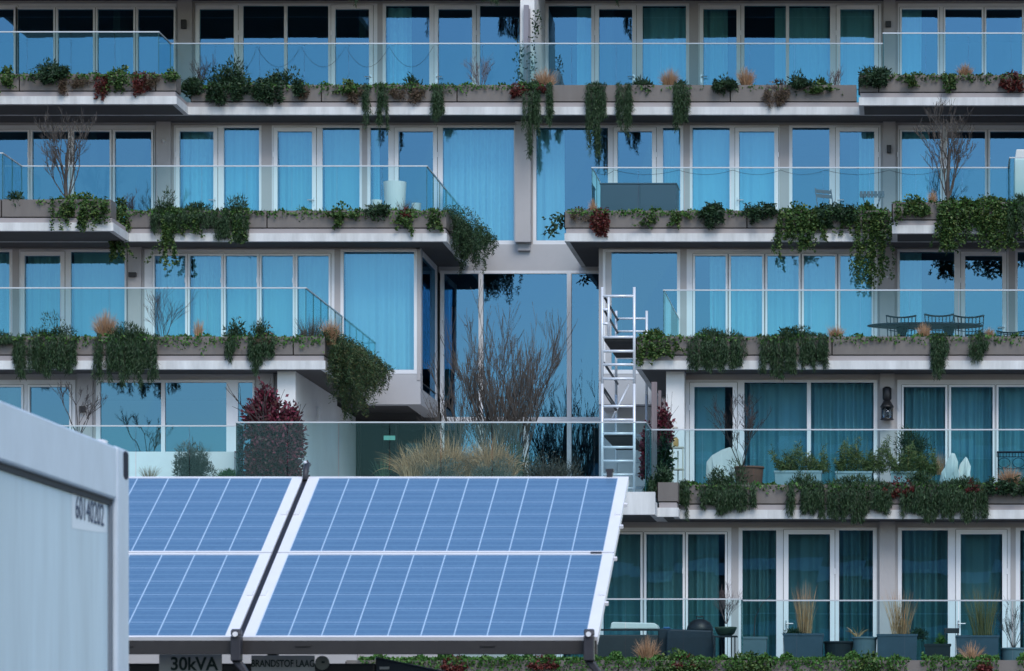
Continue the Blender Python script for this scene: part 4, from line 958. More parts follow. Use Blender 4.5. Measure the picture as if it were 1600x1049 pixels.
def leaves(P, D, Ln, W, tw=None):
    """diamond leaves, slightly folded: arrays of base points, directions, lengths, widths -> verts, quads"""
    n = len(P); D = D / (np.linalg.norm(D, axis=1, keepdims=True) + 1e-9)
    r = RNG.normal(size=(n, 3)); S = np.cross(D, r); S /= (np.linalg.norm(S, axis=1, keepdims=True) + 1e-9)
    N = np.cross(S, D); Ln = np.asarray(Ln).reshape(-1, 1); W = np.asarray(W).reshape(-1, 1)
    V = np.empty((n, 4, 3)); V[:, 0] = P; V[:, 1] = P + D * Ln * .45 + S * W * .5 + N * Ln * .06; V[:, 2] = P + D * Ln; V[:, 3] = P + D * Ln * .45 - S * W * .5 + N * Ln * .06
    return V.reshape(-1, 3)
class Foliage:
    def __init__(s): s.V = []; s.F = []; s.n = 0
    def leaf(s, P, D, Ln, W):
        v = leaves(P, D, np.broadcast_to(Ln, (len(P),)), np.broadcast_to(W, (len(P),)))
        f = np.arange(len(v)).reshape(-1, 4) + s.n; s.V.append(v); s.F.append(f); s.n += len(v)
    def ribbon(s, paths, W):
        """paths (n, k, 3); widths (n,): tapered blades"""
        n, k, _ = paths.shape
        T = np.gradient(paths, axis=1); T /= (np.linalg.norm(T, axis=2, keepdims=True) + 1e-9)
        r = RNG.normal(size=(n, 1, 3)); S = np.cross(T, np.broadcast_to(r, T.shape)); S /= (np.linalg.norm(S, axis=2, keepdims=True) + 1e-9)
        tap = np.linspace(1, .12, k).reshape(1, k, 1); w = np.asarray(W).reshape(-1, 1, 1) * tap * .5
        V = np.stack([paths - S * w, paths + S * w], 2).reshape(n, 2 * k, 3)
        base = (np.arange(n) * 2 * k).reshape(n, 1, 1); i = (np.arange(k - 1) * 2).reshape(1, -1, 1)
        f = base + i + np.array([0, 1, 3, 2]).reshape(1, 1, 4)
        s.V.append(V.reshape(-1, 3)); s.F.append(f.reshape(-1, 4) + s.n); s.n += n * 2 * k
    def build(s, name, m, parent=None, origin=(0, 0, 0)):
        V = np.concatenate(s.V); Fq = np.concatenate(s.F)
        o0 = ORG[parent.name] if parent is not None else Vector(origin)
        V = V - np.array(o0)
        me = bpy.data.meshes.new(name); me.vertices.add(len(V)); me.vertices.foreach_set('co', V.astype(np.float32).ravel())
        me.loops.add(Fq.size); me.loops.foreach_set('vertex_index', Fq.astype(np.int32).ravel())
        me.polygons.add(len(Fq)); me.polygons.foreach_set('loop_start', np.arange(0, Fq.size, 4, dtype=np.int32))
        me.update(calc_edges=True); me.materials.append(m)
        o = bpy.data.objects.new(name, me); sc.collection.objects.link(o)
        if parent is not None: o.parent = parent
        else: o.location = o0
        ORG[o.name] = Vector(o0); return o

def strands(fo, x0, x1, zt, zb, Y, n, per_m, ln, wd, lens, over=.16, droop=.8, spread=.05, clump=5):
    """cascading shoots that start in the trough, roll over its edge and hang in front of it"""
    W = x1 - x0; H = zt - zb
    cl = RNG.uniform(0, 1, clump); cl[0] = 1.0; cx = np.sort(RNG.uniform(0, 1, clump))
    xs = RNG.uniform(0, 1, n)
    near = np.abs(xs[:, None] - cx[None, :]).argmin(1)
    lenf = lens[0] + (lens[1] - lens[0]) * cl[near] * RNG.uniform(.75, 1, n)
    edge = 1 - (.45 if W < .6 else .22) * np.abs(2 * xs - 1) ** 3
    hang = np.maximum(.12, H * lenf * edge)
    for i in range(n):
        k = 12; t = np.linspace(0, 1, k); h = hang[i]
        out = RNG.uniform(.03, over)
        x = x0 + W * xs[i] + np.cumsum(RNG.normal(0, spread * .25, k)) * t
        y = Y + .14 - (.14 + out) * np.minimum(1, t * 4) + .35 * out * np.maximum(0, t - .3)
        z = zt - .10 + .10 * np.sin(np.minimum(1, t * 4) * math.pi) * RNG.uniform(.4, 1.6) - (h - .1) * np.maximum(0, t - .12) / .88
        L = h + .3; m = max(6, int(L * per_m)); u = RNG.uniform(.0, 1, m) ** .92
        P = np.stack([np.interp(u, t, x), np.interp(u, t, y), np.interp(u, t, z)], 1) + RNG.normal(0, .012, (m, 3))
        D = RNG.normal(0, 1, (m, 3)); D[:, 2] = D[:, 2] * .6 - droop; D[:, 1] -= .25
        fo.leaf(P, D, RNG.uniform(.7, 1.3, m) * ln, RNG.uniform(.7, 1.3, m) * wd)
def mound(fo, x0, x1, zlow, zt, Y, dep, n, ln, wd, up=.4, lumps=9, fill=.5):
    """leafy mass: many small leaf clumps over an uneven ellipsoid"""
    cx, cz = (x0 + x1) / 2, zlow; rx, rz = (x1 - x0) / 2, zt - zlow
    c = RNG.normal(size=(lumps, 3)); c /= np.linalg.norm(c, axis=1, keepdims=True); c[:, 2] = np.abs(c[:, 2]); c *= RNG.uniform(.35, .78, (lumps, 1))
    r = RNG.uniform(.22, .5, lumps)
    idx = RNG.integers(0, lumps, n); q = RNG.normal(size=(n, 3)); q /= np.linalg.norm(q, axis=1, keepdims=True); q *= RNG.uniform(fill, 1, (n, 1)) * r[idx][:, None]
    p = c[idx] + q; p[:, 2] = np.maximum(p[:, 2], -.12)
    P = np.stack([cx + p[:, 0] * rx, Y + p[:, 1] * dep, cz + p[:, 2] * rz], 1)
    D = q * 1.2 + RNG.normal(0, .35, (n, 3)); D[:, 2] += up * r[idx]
    fo.leaf(P, D, RNG.uniform(.7, 1.35, n) * ln, RNG.uniform(.7, 1.3, n) * wd)
def tuft(fo, x0, x1, zb, zt, Y, n, w=.008, arch=.9, base=.18, lean=0, depth=.16):
    W = (x1 - x0) / 2; H = zt - zb; k = 7; t = np.linspace(0, 1, k).reshape(1, k)
    th = RNG.uniform(0, 2 * math.pi, (n, 1)); rr = RNG.uniform(0, 1, (n, 1)) ** .6
    ln = RNG.uniform(.6, 1.05, (n, 1)) * H
    bx = (x0 + x1) / 2 + np.cos(th) * rr * W * base; by = Y + np.sin(th) * rr * min(depth, W) * base
    out = np.cos(th) * rr * W * (1 - base) + lean * W; outy = np.sin(th) * rr * min(W, depth * 1.6) * (1 - base)
    dr = arch * rr * RNG.uniform(.3, 1, (n, 1))
    x = bx + out * t ** 1.5; y = by + outy * t ** 1.5; z = zb + ln * (t - dr * .55 * t ** 2.6)
    x = x + RNG.normal(0, .006, (n, k)) ; fo.ribbon(np.stack([x, y, z], 2), RNG.uniform(.7, 1.3, n) * w)
def shrubwood(mb, base, tips_n, H, W, rad, depth=.5, stems=5, fork=3, up=.75, lean=0, bendy=.12, mn=.0018, spr=(.35, .8)):
    """bare branching wood grown from the base"""
    rnd = random.Random(int(abs(base[0] * 1000) + abs(base[2]) * 77))
    def grow(p, d, L, r, lvl):
        k = 5 if lvl < 2 else 4; pts = [p]; q = Vector(p); dd = Vector(d).normalized()
        for i in range(k):
            dd = (dd + Vector((rnd.gauss(0, bendy), rnd.gauss(0, bendy), rnd.gauss(.04, bendy * .6)))).normalized()
            q = q + dd * (L / k); pts.append(q.copy())
        r1 = max(mn, r * .5); mb.tube(pts, [r + (r1 - r) * i / k for i in range(k + 1)], 5 if lvl == 0 else 4 if lvl == 1 else 3, False)
        if lvl < fork:
            m = tips_n if lvl < fork - 1 else tips_n + 1
            for j in range(m):
                u = rnd.uniform(.3, .97); i0 = min(k - 1, int(u * k)); pp = pts[i0].lerp(pts[i0 + 1], u * k - i0)
                an = rnd.uniform(0, 2 * math.pi); sp_ = rnd.uniform(*spr)
                nd = (dd + Vector((math.cos(an) * sp_, math.sin(an) * sp_ * depth, rnd.uniform(-.1, .45)))).normalized()
                grow(pp, nd, L * rnd.uniform(.38, .62), max(mn, r * rnd.uniform(.38, .55)), lvl + 1)
    for s_ in range(stems):
        a = (s_ + .5) / stems * 2 - 1 + rnd.uniform(-.25, .25)
        d = Vector((a * W / H * .95 + lean, rnd.uniform(-1, 1) * depth * W / H * .6, 1))
        grow(Vector(base) + Vector((a * rad * 3, 0, 0)), d, H * rnd.uniform(.55, .8), rad * rnd.uniform(.6, 1.1), 0)

PLACE = {'AL': (74.4, 'top'), 'A': (75.6, 'top'), 'AR': (74.53, 'top'), 'BL': (71.4, 'second'), 'B': (72.83, 'second'), 'BR': (71.75, 'second'),
         'C': (68.68, 'third'), 'D': (65.9, 'fourth'), 'E': (62.9, 'lowest'), 'T': (77.0, 'roof'), 'TF': (74.75, 'roof')}
ZT = {'AL': za, 'A': za, 'AR': za, 'BL': zbb, 'B': zbb, 'BR': zbb, 'C': zc, 'D': zdd, 'E': ze, 'T': zt, 'TF': zt}
def plant(kind, pl, px0, px1, py0, py1, label, name=None, cat=None, dens=1.0, Y=None):
    Yf = PLACE[pl][0] if Y is None else Y; lip = ZT[pl] + .60
    x0, x1 = X(px0, Yf), X(px1, Yf); ztop, zbot = Z(py0, Yf), Z(py1, Yf); W = x1 - x0; fo = Foliage(); cxm = (x0 + x1) / 2
    org = (cxm, Yf + .25, lip)
    if kind == 'trail':
        n = int((46 * W + 7) * dens); strands(fo, x0, x1, lip + .06, zbot - .05, Yf, n, 130, .085, .010, (.42, 1.1) if W < .6 else (.60, 1.05), droop=2.2, spread=.03, clump=max(6, int(W * 16)))
        if ztop > lip + .06: mound(fo, x0, x1, lip - .12, ztop, Yf + .16, .26, int(1500 * W * dens + 250), .075, .016, 1.1, 14)
        return tag(fo.build(name or 'trailing_rosemary', L_rose, None, org), label, cat or 'plant')
    if kind == 'ivy':
        n = int((15 * W + 4) * dens); strands(fo, x0, x1, lip + .03, zbot - .04, Yf, n, 84, .054, .042, (.4, 1.0), spread=.14, droop=.5, clump=max(4, int(W * 6)))
        if ztop > lip + .04: mound(fo, x0, x1, lip - .1, ztop, Yf + .16, .24, int(420 * W * dens + 90), .06, .05, .3, 10)
        return tag(fo.build(name or 'trailing_ivy', L_ivy, None, org), label, cat or 'plant')
    if kind in ('red', 'brown'):
        n = int((26 * W + 6) * dens); ln, wd, pm = (.05, .04, 80) if kind == 'red' else (.075, .012, 80)
        strands(fo, x0, x1, lip + .03, zbot, Yf, n, pm, ln, wd, (.55, 1.0), over=.12, clump=4)
        if ztop > lip + .04: mound(fo, x0, x1, lip - .1, ztop, Yf + .14, .2, int(420 * W * dens + 60), .05, .03, .3, 8)
        return tag(fo.build(name or ('red_creeper' if kind == 'red' else 'dry_creeper'), L_red if kind == 'red' else L_brown, None, org), label, cat or 'plant')
    if kind == 'bush':
        H = max(ztop - lip, .15)
        mound(fo, x0, x1, lip - .12, ztop, Yf + .2, .3, int(1900 * W * dens * max(.6, H * 2) + 300), .085, .03, .5, 22)
        if zbot < lip - .08: strands(fo, x0 + W * .06, x1 - W * .06, lip + .12, zbot, Yf, int((24 * W + 4) * dens), 95, .085, .03, (.4, 1.0), over=.22, droop=.35, clump=max(4, int(W * 5)))
        return tag(fo.build(name or 'leafy_shrub', L_bush, None, org), label, cat or 'shrub')
    if kind == 'grass':
        tuft(fo, x0, x1, lip - .12, ztop + .06, Yf + .2, int(480 * dens), .012, 1.0, .28)
        return tag(fo.build(name or 'fountain_grass', L_tan, None, org), label, cat or 'grass')
    if kind == 'lav':
        tuft(fo, x0, x1, lip - .12, ztop, Yf + .22, int(200 * dens), .010, .3, .35); mound(fo, x0 + W * .05, x1 - W * .05, lip - .1, ztop - .08, Yf + .22, .26, int(700 * dens), .06, .012, .9, 12)
        return tag(fo.build(name or 'lavender_bush', L_lav, None, org), label, cat or 'shrub')
    if kind == 'twig':
        mb = MB(); shrubwood(mb, (cxm, Yf + .22, lip - .1), 4, ztop - lip + .1, W / 2, .007, stems=9, fork=2, mn=.0022)
        return tag(mb.build(name or 'bare_shrub', L_mauve if dens > 1 else L_twig, None, org), label, cat or 'shrub')
def cover(pl, px0, px1, label, h=.10, hang=.12, m=None, dens=1.0, gaps=(), flat=0.0):
    Yf = PLACE[pl][0]; lip = ZT[pl] + .60; x0, x1 = X(px0, Yf), X(px1, Yf); W = x1 - x0; fo = Foliage()
    n = int(W * 560 * dens); xs = RNG.uniform(x0, x1, n)
    prof = .55 + .45 * np.sin(xs * 3.1 + 1) * np.sin(xs * 7.7) + .3 * np.sin(xs * 17)
    prof = np.maximum(prof, flat)
    keep = RNG.uniform(0, 1, n) < np.clip(prof + .45, .12, 1)
    for a, b in gaps: keep &= ~((xs > X(a, Yf)) & (xs < X(b, Yf)))
    xs, prof = xs[keep], np.clip(prof[keep], .15, 1.2); n = len(xs)
    P = np.stack([xs, Yf + RNG.uniform(-.05, .42, n), lip - .05 + RNG.uniform(0, 1, n) * h * prof], 1)
    front = P[:, 1] < Yf + .03; P[front, 2] -= RNG.uniform(0, 1, front.sum()) ** 2 * hang * prof[front] * 1.5; P[front, 1] -= .03
    D = RNG.normal(0, .8, (n, 3)); D[:, 2] += .5; fo.leaf(P, D, RNG.uniform(.04, .075, n), RNG.uniform(.03, .055, n))
    o = fo.build('ivy_ground_cover', m or L_bright, None, ((x0 + x1) / 2, Yf, lip)); return tag(o, label, 'ground cover', None, 'stuff')

# --- ground cover along the troughs
cover('AL', -60, 274, 'low green ground cover in the protruding top left planter', dens=1.6, flat=.3)
cover('A', 300, 850, 'low green ground cover in the middle of the top planter', dens=1.5, flat=.3)
cover('A', 990, 1320, 'sparse green ground cover in the right part of the top planter', dens=.3, h=.06)
cover('AR', 1345, 1680, 'low dark ground cover in the protruding top right planter', m=L_ivy, dens=1.7, flat=.4)
cover('BL', 55, 170, 'low ground cover under the left hand birch', dens=1)
cover('B', 200, 697, 'low bright ground cover on the left second balcony planter', dens=1.5, flat=.3)
cover('B', 886, 1391, 'low bright ground cover on the right second balcony planter', dens=1.6, flat=.3)
cover('BR', 1397, 1680, 'low bright ground cover under the right hand birch', dens=1.1)
cover('C', -60, 505, 'low green ground cover in the left third balcony planter', dens=1.7, hang=.2, flat=.4)
cover('C', 998, 1680, 'low green ground cover in the right third balcony planter', dens=1.2)
cover('D', 1030, 1680, 'low green ground cover in the fourth balcony planter', dens=1)
cover('E', 560, 1680, 'thick ivy ground cover along the lowest planter', dens=3.2, h=.17, hang=.26, flat=.5, gaps=((1420, 1440), (1560, 1590)))

# --- planted clumps: kind, planter, x0, x1, top, bottom (photo pixels), label
T_ = [
 ('ivy','AL',-12,24,101,150,'yellow green ivy clump at the left photo edge on the top balcony'),
 ('bush','AL',43,113,92,133,'bright leafy clump on the top left planter, nearest the left photo edge',None,None,1.1),
 ('brown','AL',94,109,117,152,'narrow dry brown tail hanging on the top left planter below the leafy clump'),
 ('brown','AL',119,139,117,141,'short reddish brown tuft between the dry tail and the red creeper'),
 ('red','AL',148,172,115,157,'dark red creeper on the top left planter, left of the green ivy'),
 ('ivy','AL',168,202,97,158,'green ivy between the two dark red creepers on the top left planter'),
 ('red','AL',209,229,110,156,'narrow dark red creeper on the top left planter, right of the green ivy'),
 ('brown','AL',228,250,112,138,'small brown creeper beside the last red one on the top left planter'),
 ('ivy','AL',255,277,106,125,'small ivy tuft at the corner of the protruding top left planter'),
 ('bush','A',284,320,118,158,'dark shrub tucked against the side of the protruding top left planter'),
 ('twig','A',298,322,90,133,'thin upright bare twigs on the top balcony beside the planter corner'),
 ('bush','A',322,396,97,166,'dark drooping shrub on the top planter with a peaked crown'),
 ('bush','A',393,478,104,163,'broad dark shrub on the top planter left of the first panel joint'),
 ('brown','A',468,484,133,157,'dry brown wisps at the right flank of the broad dark shrub'),
 ('ivy','A',528,562,119,147,'bright ivy spilling over the top planter right of the first joint'),
 ('brown','A',546,568,132,166,'long brown dry trailer on the top planter below the bright ivy'),
 ('trail','A',567,577,135,202,'thin green string of rosemary beside the brown dry trailer',None,None,.8),
 ('trail','A',592,607,133,207,'narrow green rosemary tail, second string on the top planter',None,None,1),
 ('brown','A',614,634,134,158,'short reddish dry tuft between the green rosemary tails'),
 ('bush','A',626,662,108,134,'spiky small green shrub standing on the middle of the top planter',None,None,.6),
 ('brown','A',641,663,135,166,'wedge of brown dry stems below the spiky small shrub'),
 ('trail','A',677,693,132,206,'single green rosemary tail left of the grey heather shrub',None,None,1),
 ('twig','A',718,780,84,133,'grey mauve heather like shrub on the top planter','heather_shrub',None,1.5),
 ('red','A',800,822,127,156,'dark red creeper left of the long rosemary at the partition'),
 ('trail','A',818,845,124,240,'longest rosemary curtain hanging under the white partition',None,None,1.2),
 ('grass','A',826,874,104,133,'straw coloured grass tuft at the white partition'),
 ('red','A',844,855,128,149,'tiny red creeper under the straw grass at the partition'),
 ('trail','A',852,865,132,192,'thin rosemary tail right of the straw grass at the partition'),
 ('trail','A',916,948,129,240,'thick rosemary tail alone on bare planter, left of its slimmer twin',None,None,1.2),
 ('trail','A',964,986,130,208,'slimmer rosemary tail right of the thick one on the bare planter',None,None,1.2),
 ('bush','A',986,1026,117,138,'small dark green shrub left of the orange grass on the top planter',None,None,.8),
 ('grass','A',1024,1066,103,139,'orange straw grass tuft between small shrub and rosemary tail'),
 ('trail','A',1052,1078,125,206,'rosemary tail right of the first orange grass tuft on the top planter',None,None,1.2),
 ('bush','A',1112,1148,119,146,'small leafy shrub hanging at the joint left of the second orange grass'),
 ('grass','A',1146,1184,101,133,'orange straw grass tuft just right of the planter joint'),
 ('brown','A',1197,1231,122,176,'rust brown beard of dry creeper hanging from the top planter',None,None,1.3),
 ('bush','A',1230,1268,114,140,'dark spiky shrub right of the rust brown beard'),
 ('ivy','A',1258,1302,117,144,'light green ivy next to the thin pale twigs on the top planter'),
 ('twig','A',1294,1314,108,133,'thin pale twigs at the right end of the long top planter','bare_shrub',None,1.5),
 ('bush','AR',1341,1395,101,139,'dark leafy bush at the left corner of the protruding top right planter'),
 ('ivy','AR',1410,1430,112,141,'short ivy trailer right of the corner bush on the top right planter'),
 ('ivy','AR',1464,1492,112,147,'ivy trailer in the middle of the top right planter'),
 ('grass','AR',1490,1526,97,118,'pink tinged grass tuft on the top right planter'),
 ('red','AR',1566,1602,108,152,'dark red creeper at the right photo edge on the top balcony'),
 ('bush','BL',4,36,296,312,'small dusty green bush behind glass at the left edge of the second balcony',None,None,.5),
 ('ivy','BL',74,168,303,366,'broad variegated ivy under the left hand birch',None,None,1.5),
 ('ivy','B',172,199,306,415,'long narrow yellow green ivy hanging at the step of the second balcony',None,None,2.2),
 ('twig','B',183,216,303,326,'low bare purple twigs beside the long narrow ivy'),
 ('trail','B',236,276,295,362,'spiky rosemary mound left on the second balcony planter'),
 ('ivy','B',253,286,320,422,'long ivy tail under the spiky rosemary mound',None,None,2),
 ('trail','B',270,340,316,352,'dark low rosemary mat between the two spiky mounds'),
 ('ivy','B',297,325,340,373,'thin ivy fringe crossing the white edge below the rosemary mat',None,None,.6),
 ('trail','B',337,391,304,380,'tall rosemary mound left of the joint on the second balcony'),
 ('ivy','B',358,388,330,402,'ivy tail below the tall rosemary mound beside the joint',None,None,1.2),
 ('ivy','B',504,562,317,336,'bright ivy patch in the middle of the left second balcony planter'),
 ('ivy','B',528,542,326,357,'thin ivy strand under the bright patch on the second balcony'),
 ('bush','B',573,614,314,345,'straggly shrub in front of the white pots on the second balcony',None,None,.7),
 ('lav','B',608,652,304,330,'seedy lavender stalks near the tall white planter',None,None,.3),
 ('red','B',628,641,321,332,'tiny red bloom among the lavender on the second balcony'),
 ('ivy','B',624,650,325,364,'pale ivy strand at the last joint of the left second planter',None,None,.9),
 ('ivy','B',672,692,326,367,'thin ivy strand near the corner of the left second planter'),
 ('brown','B',893,928,320,347,'straggly brown weeds at the left end of the right second planter',None,None,.5),
 ('grass','B',916,934,310,330,'tiny orange grass beside the red creeper of the second balcony',None,None,.5),
 ('red','B',927,953,323,372,'dark red creeper on the right second balcony planter',None,None,1.5),
 ('ivy','B',1004,1026,327,357,'thin ivy strand below the storage box',None,None,.8),
 ('ivy','B',1048,1076,327,360,'thin ivy strand right of the storage box',None,None,.9),
 ('bush','B',1093,1135,316,360,'dark round shrub left of the joint on the right second planter'),
 ('bush','B',1163,1216,318,352,'low dark shrub right of the joint on the right second planter'),
 ('ivy','B',1212,1282,317,404,'wide hanging ivy below the bare window beside the grey folding chair',None,None,2),
 ('bush','B',1272,1346,316,360,'black green heather mat between two hanging ivies'),
 ('ivy','B',1228,1388,345,382,'thin leafy fringe crossing the white slab edge under the folding chair',None,None,.6),
 ('ivy','B',1333,1392,315,450,'longest hanging ivy at the right end of the second planter',None,None,1.7),
 ('ivy','BR',1400,1452,303,352,'ivy left of the right hand birch trunk',None,None,1.4),
 ('ivy','BR',1466,1532,304,398,'thick hanging ivy below the right hand birch',None,None,2.6),
 ('ivy','BR',1522,1588,303,404,'thick hanging ivy right of the right hand birch',None,None,2.6),
 ('trail','BR',1572,1612,303,380,'dark rosemary curtain at the right photo edge of the second balcony'),
 ('grass','BR',1446,1468,296,314,'tiny tan grass left of the right hand birch trunk',None,None,.5),
 ('trail','C',-16,20,515,530,'sparse rosemary at the left edge of the third balcony',None,None,.7),
 ('trail','C',22,121,490,594,'widest rosemary curtain on the third balcony, near the left edge',None,None,1.25),
 ('grass','C',134,188,483,522,'orange straw grass between two rosemary curtains on the third balcony',None,None,1.3),
 ('trail','C',146,246,503,604,'rosemary curtain under the thin bare shrub on the third balcony',None,None,1.25),
 ('twig','C',222,282,447,520,'tall thin bare shrub on the third balcony'),
 ('grass','C',296,318,497,524,'short pale grass blades on the left third balcony',None,None,.4),
 ('trail','C',355,367,520,575,'single thin rosemary string left of the tufted rosemary'),
 ('bush','C',344,388,497,527,'straggly shrub above the thin rosemary string',None,None,.6),
 ('trail','C',386,430,497,578,'tufted rosemary in front of the folding doors on the third balcony',None,None,1.2),
 ('brown','C',398,424,495,528,'brown dry tuft in the rosemary of the third balcony',None,None,.7),
 ('lav','C',454,510,488,540,'brownish heather bush beside the corner of the left third balcony'),
 ('grass','C',492,537,496,522,'pale pink grass tuft at the corner of the left third balcony',None,None,.9),
 ('ivy','C',998,1056,514,584,'yellow green ivy over the planter end next to the scaffold',None,None,1.5),
 ('trail','C',1075,1166,514,583,'rosemary curtain on the third balcony, first one right of the scaffold',None,None,1.2),
 ('trail','C',1182,1293,508,587,'wide rosemary curtain on the third balcony ending at the joint',None,None,1.25),
 ('grass','C',1288,1324,506,529,'tan grass tuft at the joint of the right third planter',None,None,.8),
 ('trail','C',1455,1483,518,582,'rosemary tail below the oval table',None,None,1.3),
 ('trail','C',1516,1544,514,572,'loose rosemary tail right of the oval table',None,None,.8),
 ('grass','C',1428,1457,503,527,'orange grass tuft in front of the oval table',None,None,.8),
 ('grass','C',1534,1558,511,527,'small orange grass at the right end of the oval table',None,None,.6),
 ('trail','D',1095,1180,722,797,'round rosemary cushion below the terracotta pot',None,None,1.4),
 ('trail','D',1228,1284,728,810,'rosemary drape below the first bamboo trough',None,None,1.3),
 ('trail','D',1280,1392,744,814,'wide rosemary drape below the second bamboo trough',None,None,1.3),
 ('red','D',1376,1428,742,782,'bright red creeper on the fourth balcony between rosemary drapes',None,None,1.2),
 ('trail','D',1408,1478,733,814,'rosemary drape below the pointed white covers, right after the red creeper',None,None,1.3),
 ('trail','D',1470,1542,741,812,'rosemary drape left of the orange grass on the fourth balcony',None,None,1.3),
 ('red','D',1512,1528,748,764,'tiny red patch on the rosemary of the fourth balcony'),
 ('red','D',1550,1574,755,772,'small red creeper below the orange grass of the fourth balcony'),
 ('grass','D',1554,1602,728,772,'orange fountain grass at the right photo edge of the fourth balcony',None,None,1.2),
 ('bush','D',1540,1612,757,778,'feathery low conifer at the right end of the fourth planter'),
 ('trail','D',1007,1026,745,787,'rosemary strand at the left end of the fourth balcony planter'),
 ('trail','D',1059,1078,752,810,'rosemary strand beside the small planter box of the fourth balcony',None,None,1.2),
 ('bush','D',1014,1052,716,758,'grey green bush below the timber screen',None,None,1),
 ('grass','E',984,1036,995,1030,'pale straw tuft on the lowest planter near the grill',None,None,1),
 ('red','E',1052,1090,1020,1042,'small red creeper on the lowest planter below the grill'),
 ('red','E',828,868,1016,1044,'red creeper on the lowest planter below the solar array'),
 ('red','E',693,728,1018,1052,'red creeper on the lowest planter next to the generator cover'),
 ('red','E',1526,1548,1028,1056,'red creeper low at the right end of the lowest planter'),
 ('ivy','E',1028,1102,1008,1056,'ivy drape on the lowest planter below the covered grill',None,None,1.4),
 ('ivy','E',1328,1394,1018,1056,'ivy drape on the lowest planter below the round grey pot',None,None,1.3),
 ('ivy','E',1138,1204,1016,1052,'ivy drape on the lowest planter below the guard step',None,None,1.2),
 ('grass','E',1490,1548,1001,1030,'pale curling grass on the lowest planter in front of the reed trough',None,None,.5),
 ('trail','T',545,561,-22,8,'rosemary tip hanging from the roof edge above the left doors'),
 ('trail','T',630,644,-22,10,'short rosemary tip hanging from the roof edge between the doors'),
 ('trail','T',752,800,-22,12,'rosemary fringe hanging from the roof edge left of the partition'),
 ('trail','T',955,990,-22,3,'rosemary fringe hanging from the roof edge right of the partition'),
]
for r_ in T_: plant(r_[0], *r_[1:7], *r_[7:]) if len(r_) > 7 else plant(*r_)

# corner cascades that roll over the ends of the two middle balconies
def cascade(pl, pxa, pxb, py0, py1, y0, y1, label, n, green):
    Yf = PLACE[pl][0]; lip = ZT[pl] + .6; fo = Foliage(); xs = X(pxa, Yf)
    for i in range(n):
        u = RNG.uniform(0, 1); yy = y0 + (y1 - y0) * u; k = 12; t = np.linspace(0, 1, k)
        h = (lip - Z(py1, Yf)) * RNG.uniform(.3, 1.05) * (1 - .6 * abs(2 * u - .7)); out = RNG.uniform(.05, .32) if RNG.uniform() < .6 else RNG.uniform(.3, .7)
        x = xs - .2 + (.2 + out) * np.minimum(1, t * 4) - .3 * out * np.maximum(0, t - .4) + np.cumsum(RNG.normal(0, .012, k))
        y = yy + np.cumsum(RNG.normal(0, .02, k)); z = lip - .08 + .22 * np.sin(np.minimum(1, t * 4) * math.pi) * RNG.uniform(.3, 1.3) - h * np.maximum(0, t - .15) / .85
        m = max(8, int((h + .4) * 115)); q = RNG.uniform(0, 1, m)
        P = np.stack([np.interp(q, t, x), np.interp(q, t, y), np.interp(q, t, z)], 1) + RNG.normal(0, .015, (m, 3))
        D = RNG.normal(0, 1, (m, 3)); D[:, 2] -= .6; D[:, 0] += .3; fo.leaf(P, D, RNG.uniform(.05, .09, m), RNG.uniform(.012, .02, m))
    return tag(fo.build('trailing_rosemary', green, None, (xs, y0, lip)), label, 'plant')
cascade('B', 698, 746, 325, 410, BF + .1, D2 - .3, 'bushy rosemary rolling over the open end of the left second balcony', 120, L_rose)
cascade('C', 508, 600, 515, 640, CF + .05, D3 - .5, 'massive rosemary cascade over the open end of the left third balcony', 230, leaf_mat('rosemary_mixed', [(.010, .028, .011), (.022, .055, .02), (.05, .09, .03), (.10, .10, .045)]))
fo = Foliage(); Yv = BF + .2
for k in range(7):
    a0 = np.array([X(884, Yv), Yv, Z(345 - k * 2, Yv)]); b0 = np.array([X(R(848, 872, 1)[0], Yv), Yv - .1, Z(R(342, 372, 1)[0], Yv)]); t = RNG.uniform(.25, 1, 14).reshape(-1, 1)
    P = a0 + (b0 - a0) * t + RNG.normal(0, .03, (14, 3)); D = RNG.normal(0, 1, (14, 3)); D[:, 2] -= .3; fo.leaf(P, D, R(.08, .13, 14), R(.04, .06, 14))
tag(fo.build('trailing_ivy', L_bush, None, (X(884, Yv), Yv, Z(345, Yv))), 'dark leafy sprig poking out from the left end of the right second balcony', 'plant')
# creeper on the top partition
fo = Foliage(); Yv = 76.3
for pxc, a_, b_ in ((812, 62, 130), (831, 56, 130), (838, 18, 56)):
    m = 85; P = np.stack([X(pxc, Yv) + RNG.normal(0, .05, m), Yv - .03 + RNG.normal(0, .02, m), R(Z(b_, Yv), Z(a_, Yv), m)], 1); D = RNG.normal(0, 1, (m, 3)); fo.leaf(P, D, R(.05, .08, m), R(.035, .05, m))
tag(fo.build('climbing_ivy', L_bush, None, (X(825, Yv), Yv, Z(130, Yv))), 'loose green climber on the white partition of the top balcony', 'plant')

